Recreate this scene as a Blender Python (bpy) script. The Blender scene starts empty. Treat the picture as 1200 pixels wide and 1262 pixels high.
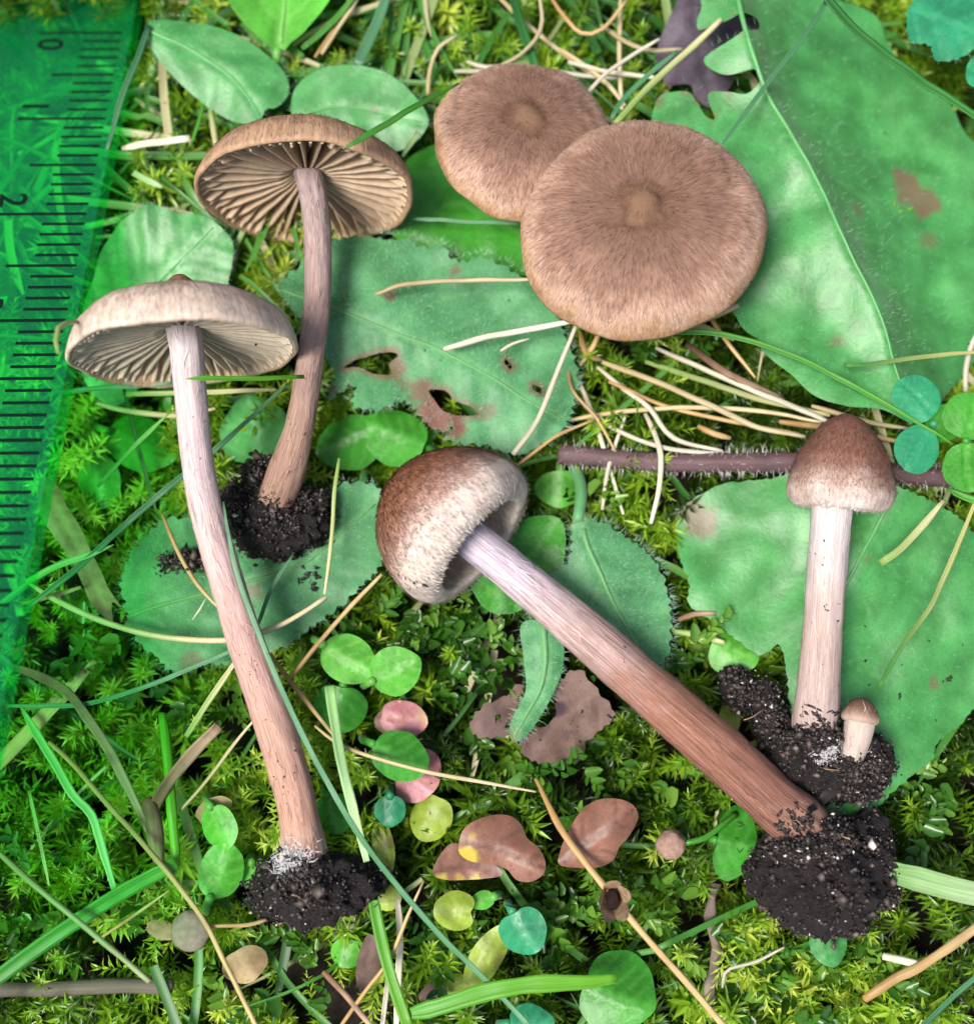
import bpy, math, random
import numpy as np
from mathutils import Vector, Matrix, noise as mnoise
from mathutils.geometry import delaunay_2d_cdt

random.seed(7)
RNG = np.random.default_rng(7)
SC = bpy.context.scene
COL = SC.collection
MM = 0.001                       # everything below is written in millimetres

# ------------------------------------------------------------------ camera
F = 1500.0                       # focal length in photo pixels (photo is 1200 x 1262)
TILT = math.radians(10)
DIST = 108.0
RIGHT = np.array([1.0, 0, 0])
UP = np.array([0, math.cos(TILT), math.sin(TILT)])
BACK = np.array([0, -math.sin(TILT), math.cos(TILT)])
CAM = BACK * DIST
cd = bpy.data.cameras.new('camera')
cam = bpy.data.objects.new('camera', cd)
COL.objects.link(cam)
cam.location = CAM * MM
cam.rotation_euler = (TILT, 0, 0)
cd.sensor_fit = 'HORIZONTAL'
cd.sensor_width = 36
cd.lens = 36 * F / 1200
cd.clip_start = 0.002
cd.clip_end = 10
cd.dof.use_dof = True
cd.dof.focus_distance = 0.094
cd.dof.aperture_fstop = 22
SC.camera = cam

# ------------------------------------------------------------------ world, sun, exposure
SUN = Vector((-0.38, -0.22, 0.90)).normalized()
w = bpy.data.worlds.new('World')
SC.world = w
w.use_nodes = True
wn = w.node_tree.nodes
sky = wn.new('ShaderNodeTexSky')
sky.sky_type = 'NISHITA'
sky.sun_disc = False
sky.sun_elevation = math.asin(SUN.z)
sky.sun_rotation = math.atan2(SUN.x, SUN.y)
sky.dust_density = 4.0
sky.ozone_density = 0.6
wn['Background'].inputs['Strength'].default_value = 0.07
w.node_tree.links.new(sky.outputs[0], wn['Background'].inputs['Color'])
sl = bpy.data.lights.new('sun', 'SUN')
sl.energy = 2.3
sl.angle = math.radians(22)
sl.color = (1.0, 0.965, 0.91)
so = bpy.data.objects.new('sun', sl)
COL.objects.link(so)
so.rotation_euler = (-SUN).to_track_quat('-Z', 'Y').to_euler()
vs = SC.view_settings
vs.view_transform = 'Standard'
vs.look = 'None'
vs.gamma = 1
vs.use_curve_mapping = False
vs.exposure = 1.3
SC.cycles.max_bounces = 5
SC.cycles.diffuse_bounces = 3
SC.cycles.glossy_bounces = 2
SC.cycles.transmission_bounces = 4
SC.cycles.transparent_max_bounces = 8

# ------------------------------------------------------------------ pixel -> place
def P(px, py, z):
    d = RIGHT * ((px - 600) / F) - UP * ((py - 631) / F) - BACK
    t = (z - CAM[2]) / d[2]
    return CAM + d * t

def PV(px, py, z):
    px = np.asarray(px, float); py = np.asarray(py, float); z = np.asarray(z, float)
    d = RIGHT * ((px - 600) / F)[..., None] - UP * ((py - 631) / F)[..., None] - BACK
    t = (z - CAM[2]) / d[..., 2]
    return CAM + d * t[..., None]

def proj(p):
    q = np.asarray(p) - CAM
    D = -(q @ BACK)
    return 600 + F * (q @ RIGHT) / D, 631 - F * (q @ UP) / D

def mmpp(px, py, z):
    q = P(px, py, z) - CAM
    return -(q @ BACK) / F

def cdir(a):
    v = RIGHT * a[0] + UP * a[1] + BACK * a[2]
    return v / np.linalg.norm(v)

# ------------------------------------------------------------------ mesh helpers
def new_mesh(name, V, Fc, mats, smooth=True, attrs=None, uv=None, mat_idx=None):
    me = bpy.data.meshes.new(name)
    V = np.asarray(V, np.float32)
    if isinstance(Fc, np.ndarray):
        n, k = Fc.shape
        me.vertices.add(len(V)); me.vertices.foreach_set('co', V.ravel())
        me.loops.add(n * k); me.loops.foreach_set('vertex_index', Fc.astype(np.int32).ravel())
        me.polygons.add(n)
        me.polygons.foreach_set('loop_start', np.arange(0, n * k, k, dtype=np.int32))
        me.polygons.foreach_set('loop_total', np.full(n, k, np.int32))
        me.update(calc_edges=True)
    else:
        me.from_pydata([tuple(v) for v in V], [], Fc)
    if smooth:
        me.polygons.foreach_set('use_smooth', np.ones(len(me.polygons), bool))
    for m in (mats if isinstance(mats, (list, tuple)) else [mats]):
        me.materials.append(m)
    if mat_idx is not None:
        me.polygons.foreach_set('material_index', np.asarray(mat_idx, np.int32))
    for k, a in (attrs or {}).items():
        a = np.asarray(a, np.float32)
        if a.ndim == 1:
            at = me.attributes.new(k, 'FLOAT', 'POINT'); at.data.foreach_set('value', a)
        else:
            at = me.attributes.new(k, 'FLOAT_VECTOR', 'POINT'); at.data.foreach_set('vector', a.ravel())
    if uv is not None:
        l = me.uv_layers.new(name='UVMap')
        vi = np.empty(len(me.loops), np.int32); me.loops.foreach_get('vertex_index', vi)
        l.data.foreach_set('uv', np.asarray(uv, np.float32)[vi].ravel())
    me.update()
    return me

def top(o, label, cat, group=None, kind=None):
    o['label'] = label; o['category'] = cat
    if group: o['group'] = group
    if kind: o['kind'] = kind
    return o

def add(name, me, origin, parent=None):
    """link a mesh whose coordinates are mm relative to origin"""
    o = bpy.data.objects.new(name, me)
    COL.objects.link(o)
    if parent is None:
        o.scale = (MM,) * 3; o.location = np.asarray(origin) * MM
    else:
        o.parent = parent; o.location = origin
    return o

def empty(name, origin):
    o = bpy.data.objects.new(name, None)
    COL.objects.link(o)
    o.empty_display_size = 1
    o.scale = (MM,) * 3; o.location = np.asarray(origin) * MM
    return o

def crom(pts, step, closed=False):
    """Catmull-Rom resample of n-d points; step measured on the first two columns"""
    p = np.asarray(pts, float)
    n = len(p)
    if n == 2 and not closed:
        k = max(2, int(np.linalg.norm((p[1] - p[0])[:2]) / step) + 1)
        return p[0] + np.linspace(0, 1, k)[:, None] * (p[1] - p[0])
    out = []
    m = n if closed else n - 1
    for i in range(m):
        if closed:
            a, b, c, d = p[(i - 1) % n], p[i], p[(i + 1) % n], p[(i + 2) % n]
        else:
            b, c = p[i], p[i + 1]
            a = p[i - 1] if i else 2 * b - c
            d = p[i + 2] if i + 2 < n else 2 * c - b
        k = max(1, int(round(np.linalg.norm((c - b)[:2]) / step)))
        for j in range(k):
            t = j / k
            out.append(0.5 * (2 * b + (c - a) * t + (2 * a - 5 * b + 4 * c - d) * t * t + (3 * b - a - 3 * c + d) * t ** 3))
    if not closed:
        out.append(p[-1])
    return np.array(out)

def tube(pts, rad, nseg=10, flat=1.0, cap=True, up=None):
    """pts (n,3), rad (n,), returns V, quads, uv, fib ; seam faces away from the camera"""
    pts = np.asarray(pts, float); n = len(pts)
    rad = np.broadcast_to(np.asarray(rad, float), (n,))
    T = np.gradient(pts, axis=0); T /= np.linalg.norm(T, axis=1)[:, None] + 1e-9
    upv = BACK if up is None else up
    S = np.cross(T, upv); S /= np.linalg.norm(S, axis=1)[:, None] + 1e-9
    N = np.cross(S, T)
    a = np.linspace(0, 2 * np.pi, nseg, endpoint=False)
    V = pts[:, None, :] + rad[:, None, None] * (np.sin(a)[None, :, None] * S[:, None, :] - flat * np.cos(a)[None, :, None] * N[:, None, :])
    L = np.concatenate([[0], np.cumsum(np.linalg.norm(np.diff(pts, axis=0), axis=1))])
    idx = np.arange(n * nseg).reshape(n, nseg)
    nx = np.roll(idx, -1, axis=1)
    Q = np.stack([idx[:-1], nx[:-1], nx[1:], idx[1:]], -1).reshape(-1, 4)
    V = V.reshape(-1, 3)
    uv = np.stack([np.tile(a / (2 * np.pi), n), np.repeat(L / L[-1], nseg)], 1)
    fib = np.stack([np.tile(np.cos(a), n), np.tile(np.sin(a), n), np.repeat(L, nseg)], 1)
    Fl = [tuple(q) for q in Q]
    if cap:
        c0 = len(V)
        V = np.vstack([V, pts[0] - T[0] * rad[0] * .3, pts[-1] + T[-1] * rad[-1] * .3])
        uv = np.vstack([uv, [[.5, 0], [.5, 1]]]); fib = np.vstack([fib, [[0, 0, 0], [0, 0, L[-1]]]])
        for j in range(nseg):
            Fl.append((idx[0, (j + 1) % nseg], idx[0, j], c0))
            Fl.append((idx[-1, j], idx[-1, (j + 1) % nseg], c0 + 1))
    Fl = [tuple(int(x) for x in f) for f in Fl]
    return V, Fl, uv, fib

def nz(p, s=1.0, o=0.0):
    return mnoise.noise(Vector((p[0] * s + o, p[1] * s - o, p[2] * s + o * .7)))

# ------------------------------------------------------------------ materials
def nodes(name):
    m = bpy.data.materials.new(name)
    m.use_nodes = True
    nt = m.node_tree
    b = nt.nodes['Principled BSDF']
    return m, nt, b

def nd(nt, t, **kw):
    n = nt.nodes.new(t)
    for k, v in kw.items():
        if k in n.inputs: n.inputs[k].default_value = v
        else: setattr(n, k, v)
    return n

def ramp(nt, stops):
    r = nt.nodes.new('ShaderNodeValToRGB')
    e = r.color_ramp.elements
    while len(e) < len(stops): e.new(0.5)
    for x, (p, c) in zip(e, stops):
        x.position = p; x.color = (*c, 1)
    return r

def mixc(nt, a, b, fac, mode='MIX'):
    n = nt.nodes.new('ShaderNodeMix'); n.data_type = 'RGBA'; n.blend_type = mode
    for s, v in (('Factor', fac), ('A', a), ('B', b)):
        i = [q for q in n.inputs if q.name == s and (q.type == 'RGBA' if s != 'Factor' else q.type == 'VALUE')][0]
        if hasattr(v, 'links') or isinstance(v, bpy.types.NodeSocket): nt.links.new(v, i)
        elif isinstance(v, (int, float)): i.default_value = v
        else: i.default_value = (*v, 1)
    return [q for q in n.outputs if q.type == 'RGBA'][0]

def mrange(nt, v, a, b, c, d):
    n = nt.nodes.new('ShaderNodeMapRange')
    nt.links.new(v, n.inputs[0])
    for i, x in zip((1, 2, 3, 4), (a, b, c, d)): n.inputs[i].default_value = x
    return n.outputs[0]

def attr(nt, name, vec=False):
    n = nt.nodes.new('ShaderNodeAttribute'); n.attribute_name = name
    return n.outputs['Vector' if vec else 'Fac']

def translucent_out(nt, b, color, fac):
    tr = nt.nodes.new('ShaderNodeBsdfTranslucent')
    if isinstance(color, bpy.types.NodeSocket): nt.links.new(color, tr.inputs[0])
    else: tr.inputs[0].default_value = (*color, 1)
    mx = nt.nodes.new('ShaderNodeMixShader'); mx.inputs[0].default_value = fac
    nt.links.new(b.outputs[0], mx.inputs[1]); nt.links.new(tr.outputs[0], mx.inputs[2])
    nt.links.new(mx.outputs[0], nt.nodes['Material Output'].inputs[0])

def bump(nt, b, h, strength, dist):
    n = nd(nt, 'ShaderNodeBump', Strength=strength, Distance=dist * MM)
    nt.links.new(h, n.inputs['Height']); nt.links.new(n.outputs[0], b.inputs['Normal'])

def mat_leaf(name, base, vein, rough=.5, sheen=.15, trans=.22, blot=(.16, .07, .05), spots=None, light=None, spec=.35):
    m, nt, b = nodes(name)
    tc = nd(nt, 'ShaderNodeTexCoord')
    n1 = nd(nt, 'ShaderNodeTexNoise', Scale=.35, Detail=4.0); nt.links.new(tc.outputs['Object'], n1.inputs['Vector'])
    n2 = nd(nt, 'ShaderNodeTexNoise', Scale=5.0, Detail=3.0); nt.links.new(tc.outputs['Object'], n2.inputs['Vector'])
    vo = nd(nt, 'ShaderNodeTexVoronoi', Scale=1.6); vo.feature = 'DISTANCE_TO_EDGE'; nt.links.new(tc.outputs['Object'], vo.inputs['Vector'])
    lt = light or tuple(min(1, c * 1.45) for c in base)
    c = mixc(nt, tuple(x * .72 for x in base), lt, mrange(nt, n1.outputs[0], .3, .7, 0, 1))
    c = mixc(nt, c, tuple(x * .6 for x in base), mrange(nt, n2.outputs[0], .5, .75, 0, .55))
    c = mixc(nt, c, vein, mrange(nt, vo.outputs['Distance'], 0, .06, .16, 0))
    c = mixc(nt, c, vein, mrange(nt, attr(nt, 'vein'), .15, 1, 0, .75))
    c = mixc(nt, c, blot, attr(nt, 'blot'))
    nt.links.new(c, b.inputs['Base Color'])
    b.inputs['Roughness'].default_value = rough
    b.inputs['Specular IOR Level'].default_value = spec
    b.inputs['Sheen Weight'].default_value = sheen
    b.inputs['Sheen Roughness'].default_value = .4
    h = nd(nt, 'ShaderNodeMath', operation='MULTIPLY_ADD'); h.inputs[1].default_value = .6
    nt.links.new(n2.outputs[0], h.inputs[0]); nt.links.new(mrange(nt, vo.outputs['Distance'], 0, .3, 0, .35), h.inputs[2])
    bump(nt, b, h.outputs[0], .3, .07)
    translucent_out(nt, b, mixc(nt, c, (1.0, 1.25, .45), 1.0, 'MULTIPLY'), trans)
    return m

def mat_blade(name, c0, c1, rough=.4, trans=.25, spec=.4, fleck=0.0, fleckc=(.1, .06, .03)):
    """c0 -> c1 along the blade (UV v), fine stripes across (UV u)"""
    m, nt, b = nodes(name)
    uv = nd(nt, 'ShaderNodeTexCoord')
    sx = nd(nt, 'ShaderNodeSeparateXYZ'); nt.links.new(uv.outputs['UV'], sx.inputs[0])
    oi = nd(nt, 'ShaderNodeObjectInfo')
    mp = nd(nt, 'ShaderNodeMapping'); mp.inputs['Scale'].default_value = (9, 1.2, 1)
    nt.links.new(uv.outputs['UV'], mp.inputs[0])
    n1 = nd(nt, 'ShaderNodeTexNoise', Scale=1.6, Detail=3.0); n1.noise_dimensions = '4D'
    nt.links.new(mp.outputs[0], n1.inputs['Vector'])
    wv = nd(nt, 'ShaderNodeMath', operation='MULTIPLY'); wv.inputs[1].default_value = 30
    nt.links.new(oi.outputs['Random'], wv.inputs[0]); nt.links.new(wv.outputs[0], n1.inputs['W'])
    n2 = nd(nt, 'ShaderNodeTexNoise', Scale=.5, Detail=3.0); nt.links.new(uv.outputs['Object'], n2.inputs['Vector'])
    c = mixc(nt, c0, c1, mrange(nt, sx.outputs[1], .15, .95, 0, 1))
    f = mrange(nt, n1.outputs[0], .25, .75, .65, 1.3)
    cm = nd(nt, 'ShaderNodeVectorMath', operation='SCALE'); nt.links.new(c, cm.inputs[0]); nt.links.new(f, cm.inputs['Scale'])
    f2 = mrange(nt, oi.outputs['Random'], 0, 1, .8, 1.2)
    cm2 = nd(nt, 'ShaderNodeVectorMath', operation='SCALE'); nt.links.new(cm.outputs[0], cm2.inputs[0]); nt.links.new(f2, cm2.inputs['Scale'])
    c = cm2.outputs[0]
    if fleck:
        c = mixc(nt, c, fleckc, mrange(nt, n2.outputs[0], .5, .72, 0, fleck))
    nt.links.new(c, b.inputs['Base Color'])
    b.inputs['Roughness'].default_value = rough
    b.inputs['Specular IOR Level'].default_value = spec
    bump(nt, b, n1.outputs[0], .4, .08)
    translucent_out(nt, b, c, trans)
    return m

def mat_fibrous(name, stops, namp=(.68, 1.25), freq=26, along=1.5, fleck=0.0, fleckc=(.05, .025, .02), pmax=2.0, bstr=.6, patch=.0, patchc=(.2, .1, .07), fs=2.2):
    m, nt, b = nodes(name)
    pr = mrange(nt, attr(nt, 'prof'), 0, pmax, 0, 1)
    fv = attr(nt, 'fib', True)
    tc = nd(nt, 'ShaderNodeTexCoord')
    mp = nd(nt, 'ShaderNodeMapping'); mp.inputs['Scale'].default_value = (freq, freq, along)
    nt.links.new(fv, mp.inputs[0])
    n1 = nd(nt, 'ShaderNodeTexNoise', Scale=1.0, Detail=5.0, Roughness=.65); nt.links.new(mp.outputs[0], n1.inputs['Vector'])
    n0 = nd(nt, 'ShaderNodeTexNoise', Scale=.45, Detail=3.0); nt.links.new(tc.outputs['Object'], n0.inputs['Vector'])
    n3 = nd(nt, 'ShaderNodeTexNoise', Scale=fs, Detail=4.0, Roughness=.7); nt.links.new(tc.outputs['Object'], n3.inputs['Vector'])
    # break the colour zones up a little
    ad = nd(nt, 'ShaderNodeMath', operation='ADD'); nt.links.new(pr, ad.inputs[0]); nt.links.new(mrange(nt, n0.outputs[0], .2, .8, -.07, .07), ad.inputs[1])
    r = ramp(nt, [(p / pmax, c) for p, c in stops]); nt.links.new(ad.outputs[0], r.inputs[0])
    c = r.outputs[0]
    if patch:
        c = mixc(nt, c, patchc, mrange(nt, n0.outputs[0], .5, .68, 0, patch))
    sc = nd(nt, 'ShaderNodeVectorMath', operation='SCALE'); nt.links.new(c, sc.inputs[0]); nt.links.new(mrange(nt, n1.outputs[0], .25, .75, *namp), sc.inputs['Scale'])
    s2 = nd(nt, 'ShaderNodeVectorMath', operation='SCALE'); nt.links.new(sc.outputs[0], s2.inputs[0]); nt.links.new(mrange(nt, attr(nt, 'tint'), 0, 1, .55, 1.35), s2.inputs['Scale'])
    c = s2.outputs[0]
    if fleck:
        c = mixc(nt, c, fleckc, mrange(nt, n3.outputs[0], .66, .74, 0, fleck))
    nt.links.new(c, b.inputs['Base Color'])
    b.inputs['Roughness'].default_value = .75
    b.inputs['Specular IOR Level'].default_value = .15
    bump(nt, b, n1.outputs[0], bstr, .2)
    return m

def mat_plain(name, c0, c1, scale, rough=.8, spec=.3, bs=.4, bd=.2, trans=0, hi=None, detail=5.0):
    m, nt, b = nodes(name)
    tc = nd(nt, 'ShaderNodeTexCoord')
    n1 = nd(nt, 'ShaderNodeTexNoise', Scale=scale, Detail=detail, Roughness=.65); nt.links.new(tc.outputs['Object'], n1.inputs['Vector'])
    c = mixc(nt, c0, c1, mrange(nt, n1.outputs[0], .3, .7, 0, 1))
    nt.links.new(c, b.inputs['Base Color'])
    b.inputs['Roughness'].default_value = rough
    b.inputs['Specular IOR Level'].default_value = spec
    bump(nt, b, n1.outputs[0], bs, bd)
    if trans: translucent_out(nt, b, c, trans)
    return m

def mat_tint(name, stops, rough=.35, trans=.3, spec=.5, tc_mul=(1.1, 1.2, .5), coat=0):
    """colour from the per-leaf float attribute 'tint'"""
    m, nt, b = nodes(name)
    r = ramp(nt, stops); nt.links.new(attr(nt, 'tint'), r.inputs[0])
    nt.links.new(r.outputs[0], b.inputs['Base Color'])
    b.inputs['Roughness'].default_value = rough
    b.inputs['Specular IOR Level'].default_value = spec
    b.inputs['Coat Weight'].default_value = coat
    b.inputs['Coat Roughness'].default_value = .12
    if trans: translucent_out(nt, b, mixc(nt, r.outputs[0], tc_mul, 1.0, 'MULTIPLY'), trans)
    return m

M = {}
M['soil'] = mat_plain('soil', (.005, .004, .003), (.02, .014, .010), .8, .9, .2, .8, .6)
M['clump'] = mat_plain('clump_soil', (.009, .007, .008), (.040, .029, .029), 3.2, .8, .35, 1.0, 1.0)
M['crumb'] = mat_tint('soil_crumb', [(0, (.008, .006, .006)), (.55, (.03, .022, .02)), (.85, (.075, .055, .048)), (.96, (.16, .12, .1)), (1, (.55, .5, .46))], .6, 0, .5)
M['mycelium'] = mat_plain('white_mycelium', (.4, .38, .38), (.68, .66, .68), 2.5, .8, .2, .8, .25)
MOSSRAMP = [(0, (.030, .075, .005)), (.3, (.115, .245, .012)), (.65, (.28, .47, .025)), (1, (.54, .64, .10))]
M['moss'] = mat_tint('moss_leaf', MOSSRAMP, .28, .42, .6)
M['leafy_moss'] = mat_tint('wet_moss_leaf', [(0, (.02, .075, .008)), (.5, (.06, .19, .02)), (1, (.20, .38, .05))], .3, .45, .6)
M['under'] = mat_tint('understory', [(0, (.02, .08, .012)), (.45, (.05, .2, .025)), (.7, (.10, .26, .05)), (.85, (.35, .33, .16)), (1, (.55, .5, .3))], .4, .3, .4)
M['mint'] = mat_leaf('leaf_mint', (.036, .225, .036), (.12, .38, .12), .48, .12, .18, light=(.065, .32, .075), spec=.75)
M['hairy'] = mat_leaf('leaf_hairy', (.058, .235, .082), (.13, .34, .12), .5, .4, .15, light=(.10, .32, .13), spec=.35)
M['fresh'] = mat_leaf('leaf_fresh', (.085, .36, .035), (.22, .52, .12), .4, .2, .28)
M['deep'] = mat_leaf('leaf_deep', (.036, .22, .018), (.09, .34, .05), .38, .15, .25)
M['teal'] = mat_leaf('leaf_teal', (.018, .19, .085), (.05, .30, .14), .38, .2, .15)
M['yellow'] = mat_leaf('leaf_yellow', (.24, .34, .035), (.36, .42, .09), .4, .1, .25, blot=(.12, .06, .03))
M['pink'] = mat_leaf('leaf_pink', (.42, .13, .15), (.5, .26, .2), .4, .15, .25, light=(.55, .24, .28), blot=(.45, .35, .16))
M['deadleaf'] = mat_leaf('leaf_dead', (.20, .085, .055), (.07, .028, .022), .5, .15, .1, light=(.28, .13, .085), blot=(.45, .36, .05), spec=.5)
M['rot'] = mat_leaf('leaf_rotten', (.10, .055, .05), (.17, .11, .09), .7, .3, .08, light=(.19, .12, .09), blot=(.04, .02, .03))
M['purple'] = mat_leaf('leaf_dried_purple', (.060, .042, .062), (.028, .02, .03), .6, .3, .05, light=(.10, .075, .10))
M['tanleaf'] = mat_leaf('leaf_tan', (.33, .20, .10), (.45, .30, .17), .6, .2, .2, light=(.45, .31, .18), blot=(.1, .05, .03))
M['hair'] = mat_plain('leaf_hair', (.35, .62, .42), (.55, .78, .6), 1, .5, .4, 0, .01, .5)
M['whitehair'] = mat_plain('white_hair', (.62, .55, .55), (.85, .8, .78), 1, .6, .3, 0, .01, .2)
M['g_green'] = mat_blade('grass_green', (.045, .20, .02), (.075, .30, .03))
M['g_dark'] = mat_blade('grass_dark', (.018, .115, .018), (.03, .17, .025))
M['g_teal'] = mat_blade('grass_bluish', (.050, .17, .070), (.085, .23, .105), .35, .2, .5)
M['g_bright'] = mat_blade('grass_bright', (.10, .40, .02), (.16, .45, .03), .4, .35)
M['g_pale'] = mat_blade('grass_pale', (.24, .46, .15), (.42, .60, .30), .45, .3)
M['g_tip'] = mat_blade('grass_yellowing', (.05, .22, .03), (.55, .52, .20), .4, .25)
M['straw'] = mat_blade('straw', (.42, .34, .17), (.55, .47, .29), .5, .15, .4, .3, (.25, .15, .06))
M['s_white'] = mat_blade('straw_bleached', (.48, .44, .32), (.60, .57, .45), .5, .15, .4, .2, (.35, .28, .16))
M['s_tan'] = mat_blade('straw_tan', (.36, .22, .08), (.52, .38, .18), .5, .1, .4, .35, (.16, .08, .03))
M['s_brown'] = mat_blade('straw_brown', (.20, .10, .06), (.42, .29, .19), .6, .08, .3, .6, (.07, .035, .025))
M['s_green'] = mat_blade('straw_greenish', (.24, .36, .09), (.60, .55, .30), .45, .2)
M['twig'] = mat_blade('twig_purple', (.12, .07, .075), (.10, .055, .06), .6, 0, .3, .5, (.045, .03, .035))
M['twiggrey'] = mat_blade('twig_grey', (.13, .10, .085), (.17, .13, .11), .75, 0, .2, .7, (.045, .035, .03))

# cap and stem colours (prof: 0 apex, 1 rim, 2 inner underside)
M['gill'] = mat_plain('gill', (.60, .45, .31), (.72, .57, .42), .9, .6, .2, .1, .1, .4)
M['gill_grey'] = mat_plain('gill_grey', (.60, .52, .40), (.74, .66, .53), .9, .6, .2, .1, .1, .4)

# ------------------------------------------------------------------ ground
LID = np.full((190, 190), 99.0)      # lowest leaf height per 8 px cell, keeps the moss under the leaves
def ground():
    n = 90
    xs = np.linspace(-130, 130, n); ys = np.linspace(-130, 130, n)
    V = []
    for y in ys:
        for x in xs:
            V.append((x, y, 1.6 * nz((x, y, 0), .05) + .8 * nz((x, y, 3), .25) - .6))
    idx = np.arange(n * n).reshape(n, n)
    Q = np.stack([idx[:-1, :-1], idx[:-1, 1:], idx[1:, 1:], idx[1:, :-1]], -1).reshape(-1, 4)
    o = add('ground', new_mesh('ground', np.array(V), Q, M['soil']), (0, 0, 0))
    o['kind'] = 'structure'
ground()

# ------------------------------------------------------------------ leaves
def seg_dist(p, line):
    """signed distance and arclength of px points p to a polyline"""
    best = np.full(len(p), 1e9); sd = np.zeros(len(p)); sl_ = np.zeros(len(p)); acc = 0
    for a, b in zip(line[:-1], line[1:]):
        ab = b - a; L = np.linalg.norm(ab) + 1e-9
        t = np.clip(((p - a) @ ab) / L ** 2, 0, 1)
        q = p - (a + t[:, None] * ab)
        d = np.linalg.norm(q, axis=1)
        k = d < best
        best[k] = d[k]
        cr = ab[0] * q[:, 1] - ab[1] * q[:, 0]
        sd[k] = (d * np.sign(cr))[k]
        sl_[k] = (acc + t * L)[k]
        acc += L
    return sd, sl_, acc

def inpoly(p, poly):
    x, y = p[:, 0], p[:, 1]
    c = np.zeros(len(p), bool)
    j = len(poly) - 1
    for i in range(len(poly)):
        xi, yi = poly[i]; xj, yj = poly[j]
        if yi != yj:
            c ^= ((yi > y) != (yj > y)) & (x < (xj - xi) * (y - yi) / (yj - yi) + xi)
        j = i
    return c

def toothed(poly, amp, period):
    if not amp: return poly
    n = len(poly)
    d = np.linalg.norm(np.roll(poly, -1, 0) - poly, axis=1); s = np.cumsum(d)
    tg = np.roll(poly, -1, 0) - np.roll(poly, 1, 0)
    nrm = np.stack([tg[:, 1], -tg[:, 0]], 1); nrm /= np.linalg.norm(nrm, axis=1)[:, None] + 1e-9
    area = np.sum(poly[:, 0] * np.roll(poly[:, 1], -1) - poly[:, 1] * np.roll(poly[:, 0], -1))
    if area < 0: nrm = -nrm
    ph = s / period + .35 * np.sin(s / period * .9) + .25 * np.sin(s / period * .37 + 2)
    fr = ph % 1.0
    sh = np.where(fr < .7, fr / .7, (1 - fr) / .3) - .5
    return poly + nrm * (amp * sh)[:, None]

def hairs_mesh(B, Dv, L, width, mat, curl=0.25):
    """thin bent hairs: B base (n,3), Dv unit direction (n,3), L lengths"""
    n = len(B)
    side = np.cross(Dv, BACK + RNG.normal(0, .15, (n, 3))); side /= np.linalg.norm(side, axis=1)[:, None] + 1e-9
    bend = RNG.normal(0, curl, (n, 3)) * L[:, None]
    m_ = B + Dv * (L * .55)[:, None] + bend * .3
    t_ = B + Dv * L[:, None] + bend
    w = (np.asarray(width) * np.ones(n))[:, None]
    V = np.stack([B - side * w / 2, B + side * w / 2, m_ - side * w * .35, m_ + side * w * .35, t_], 1).reshape(-1, 3)
    k = np.arange(n)[:, None] * 5
    Fc = np.concatenate([k + np.array([[0, 1, 3]]), k + np.array([[0, 3, 2]]), k + np.array([[2, 3, 4]])], 0)
    return V, Fc

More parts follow.
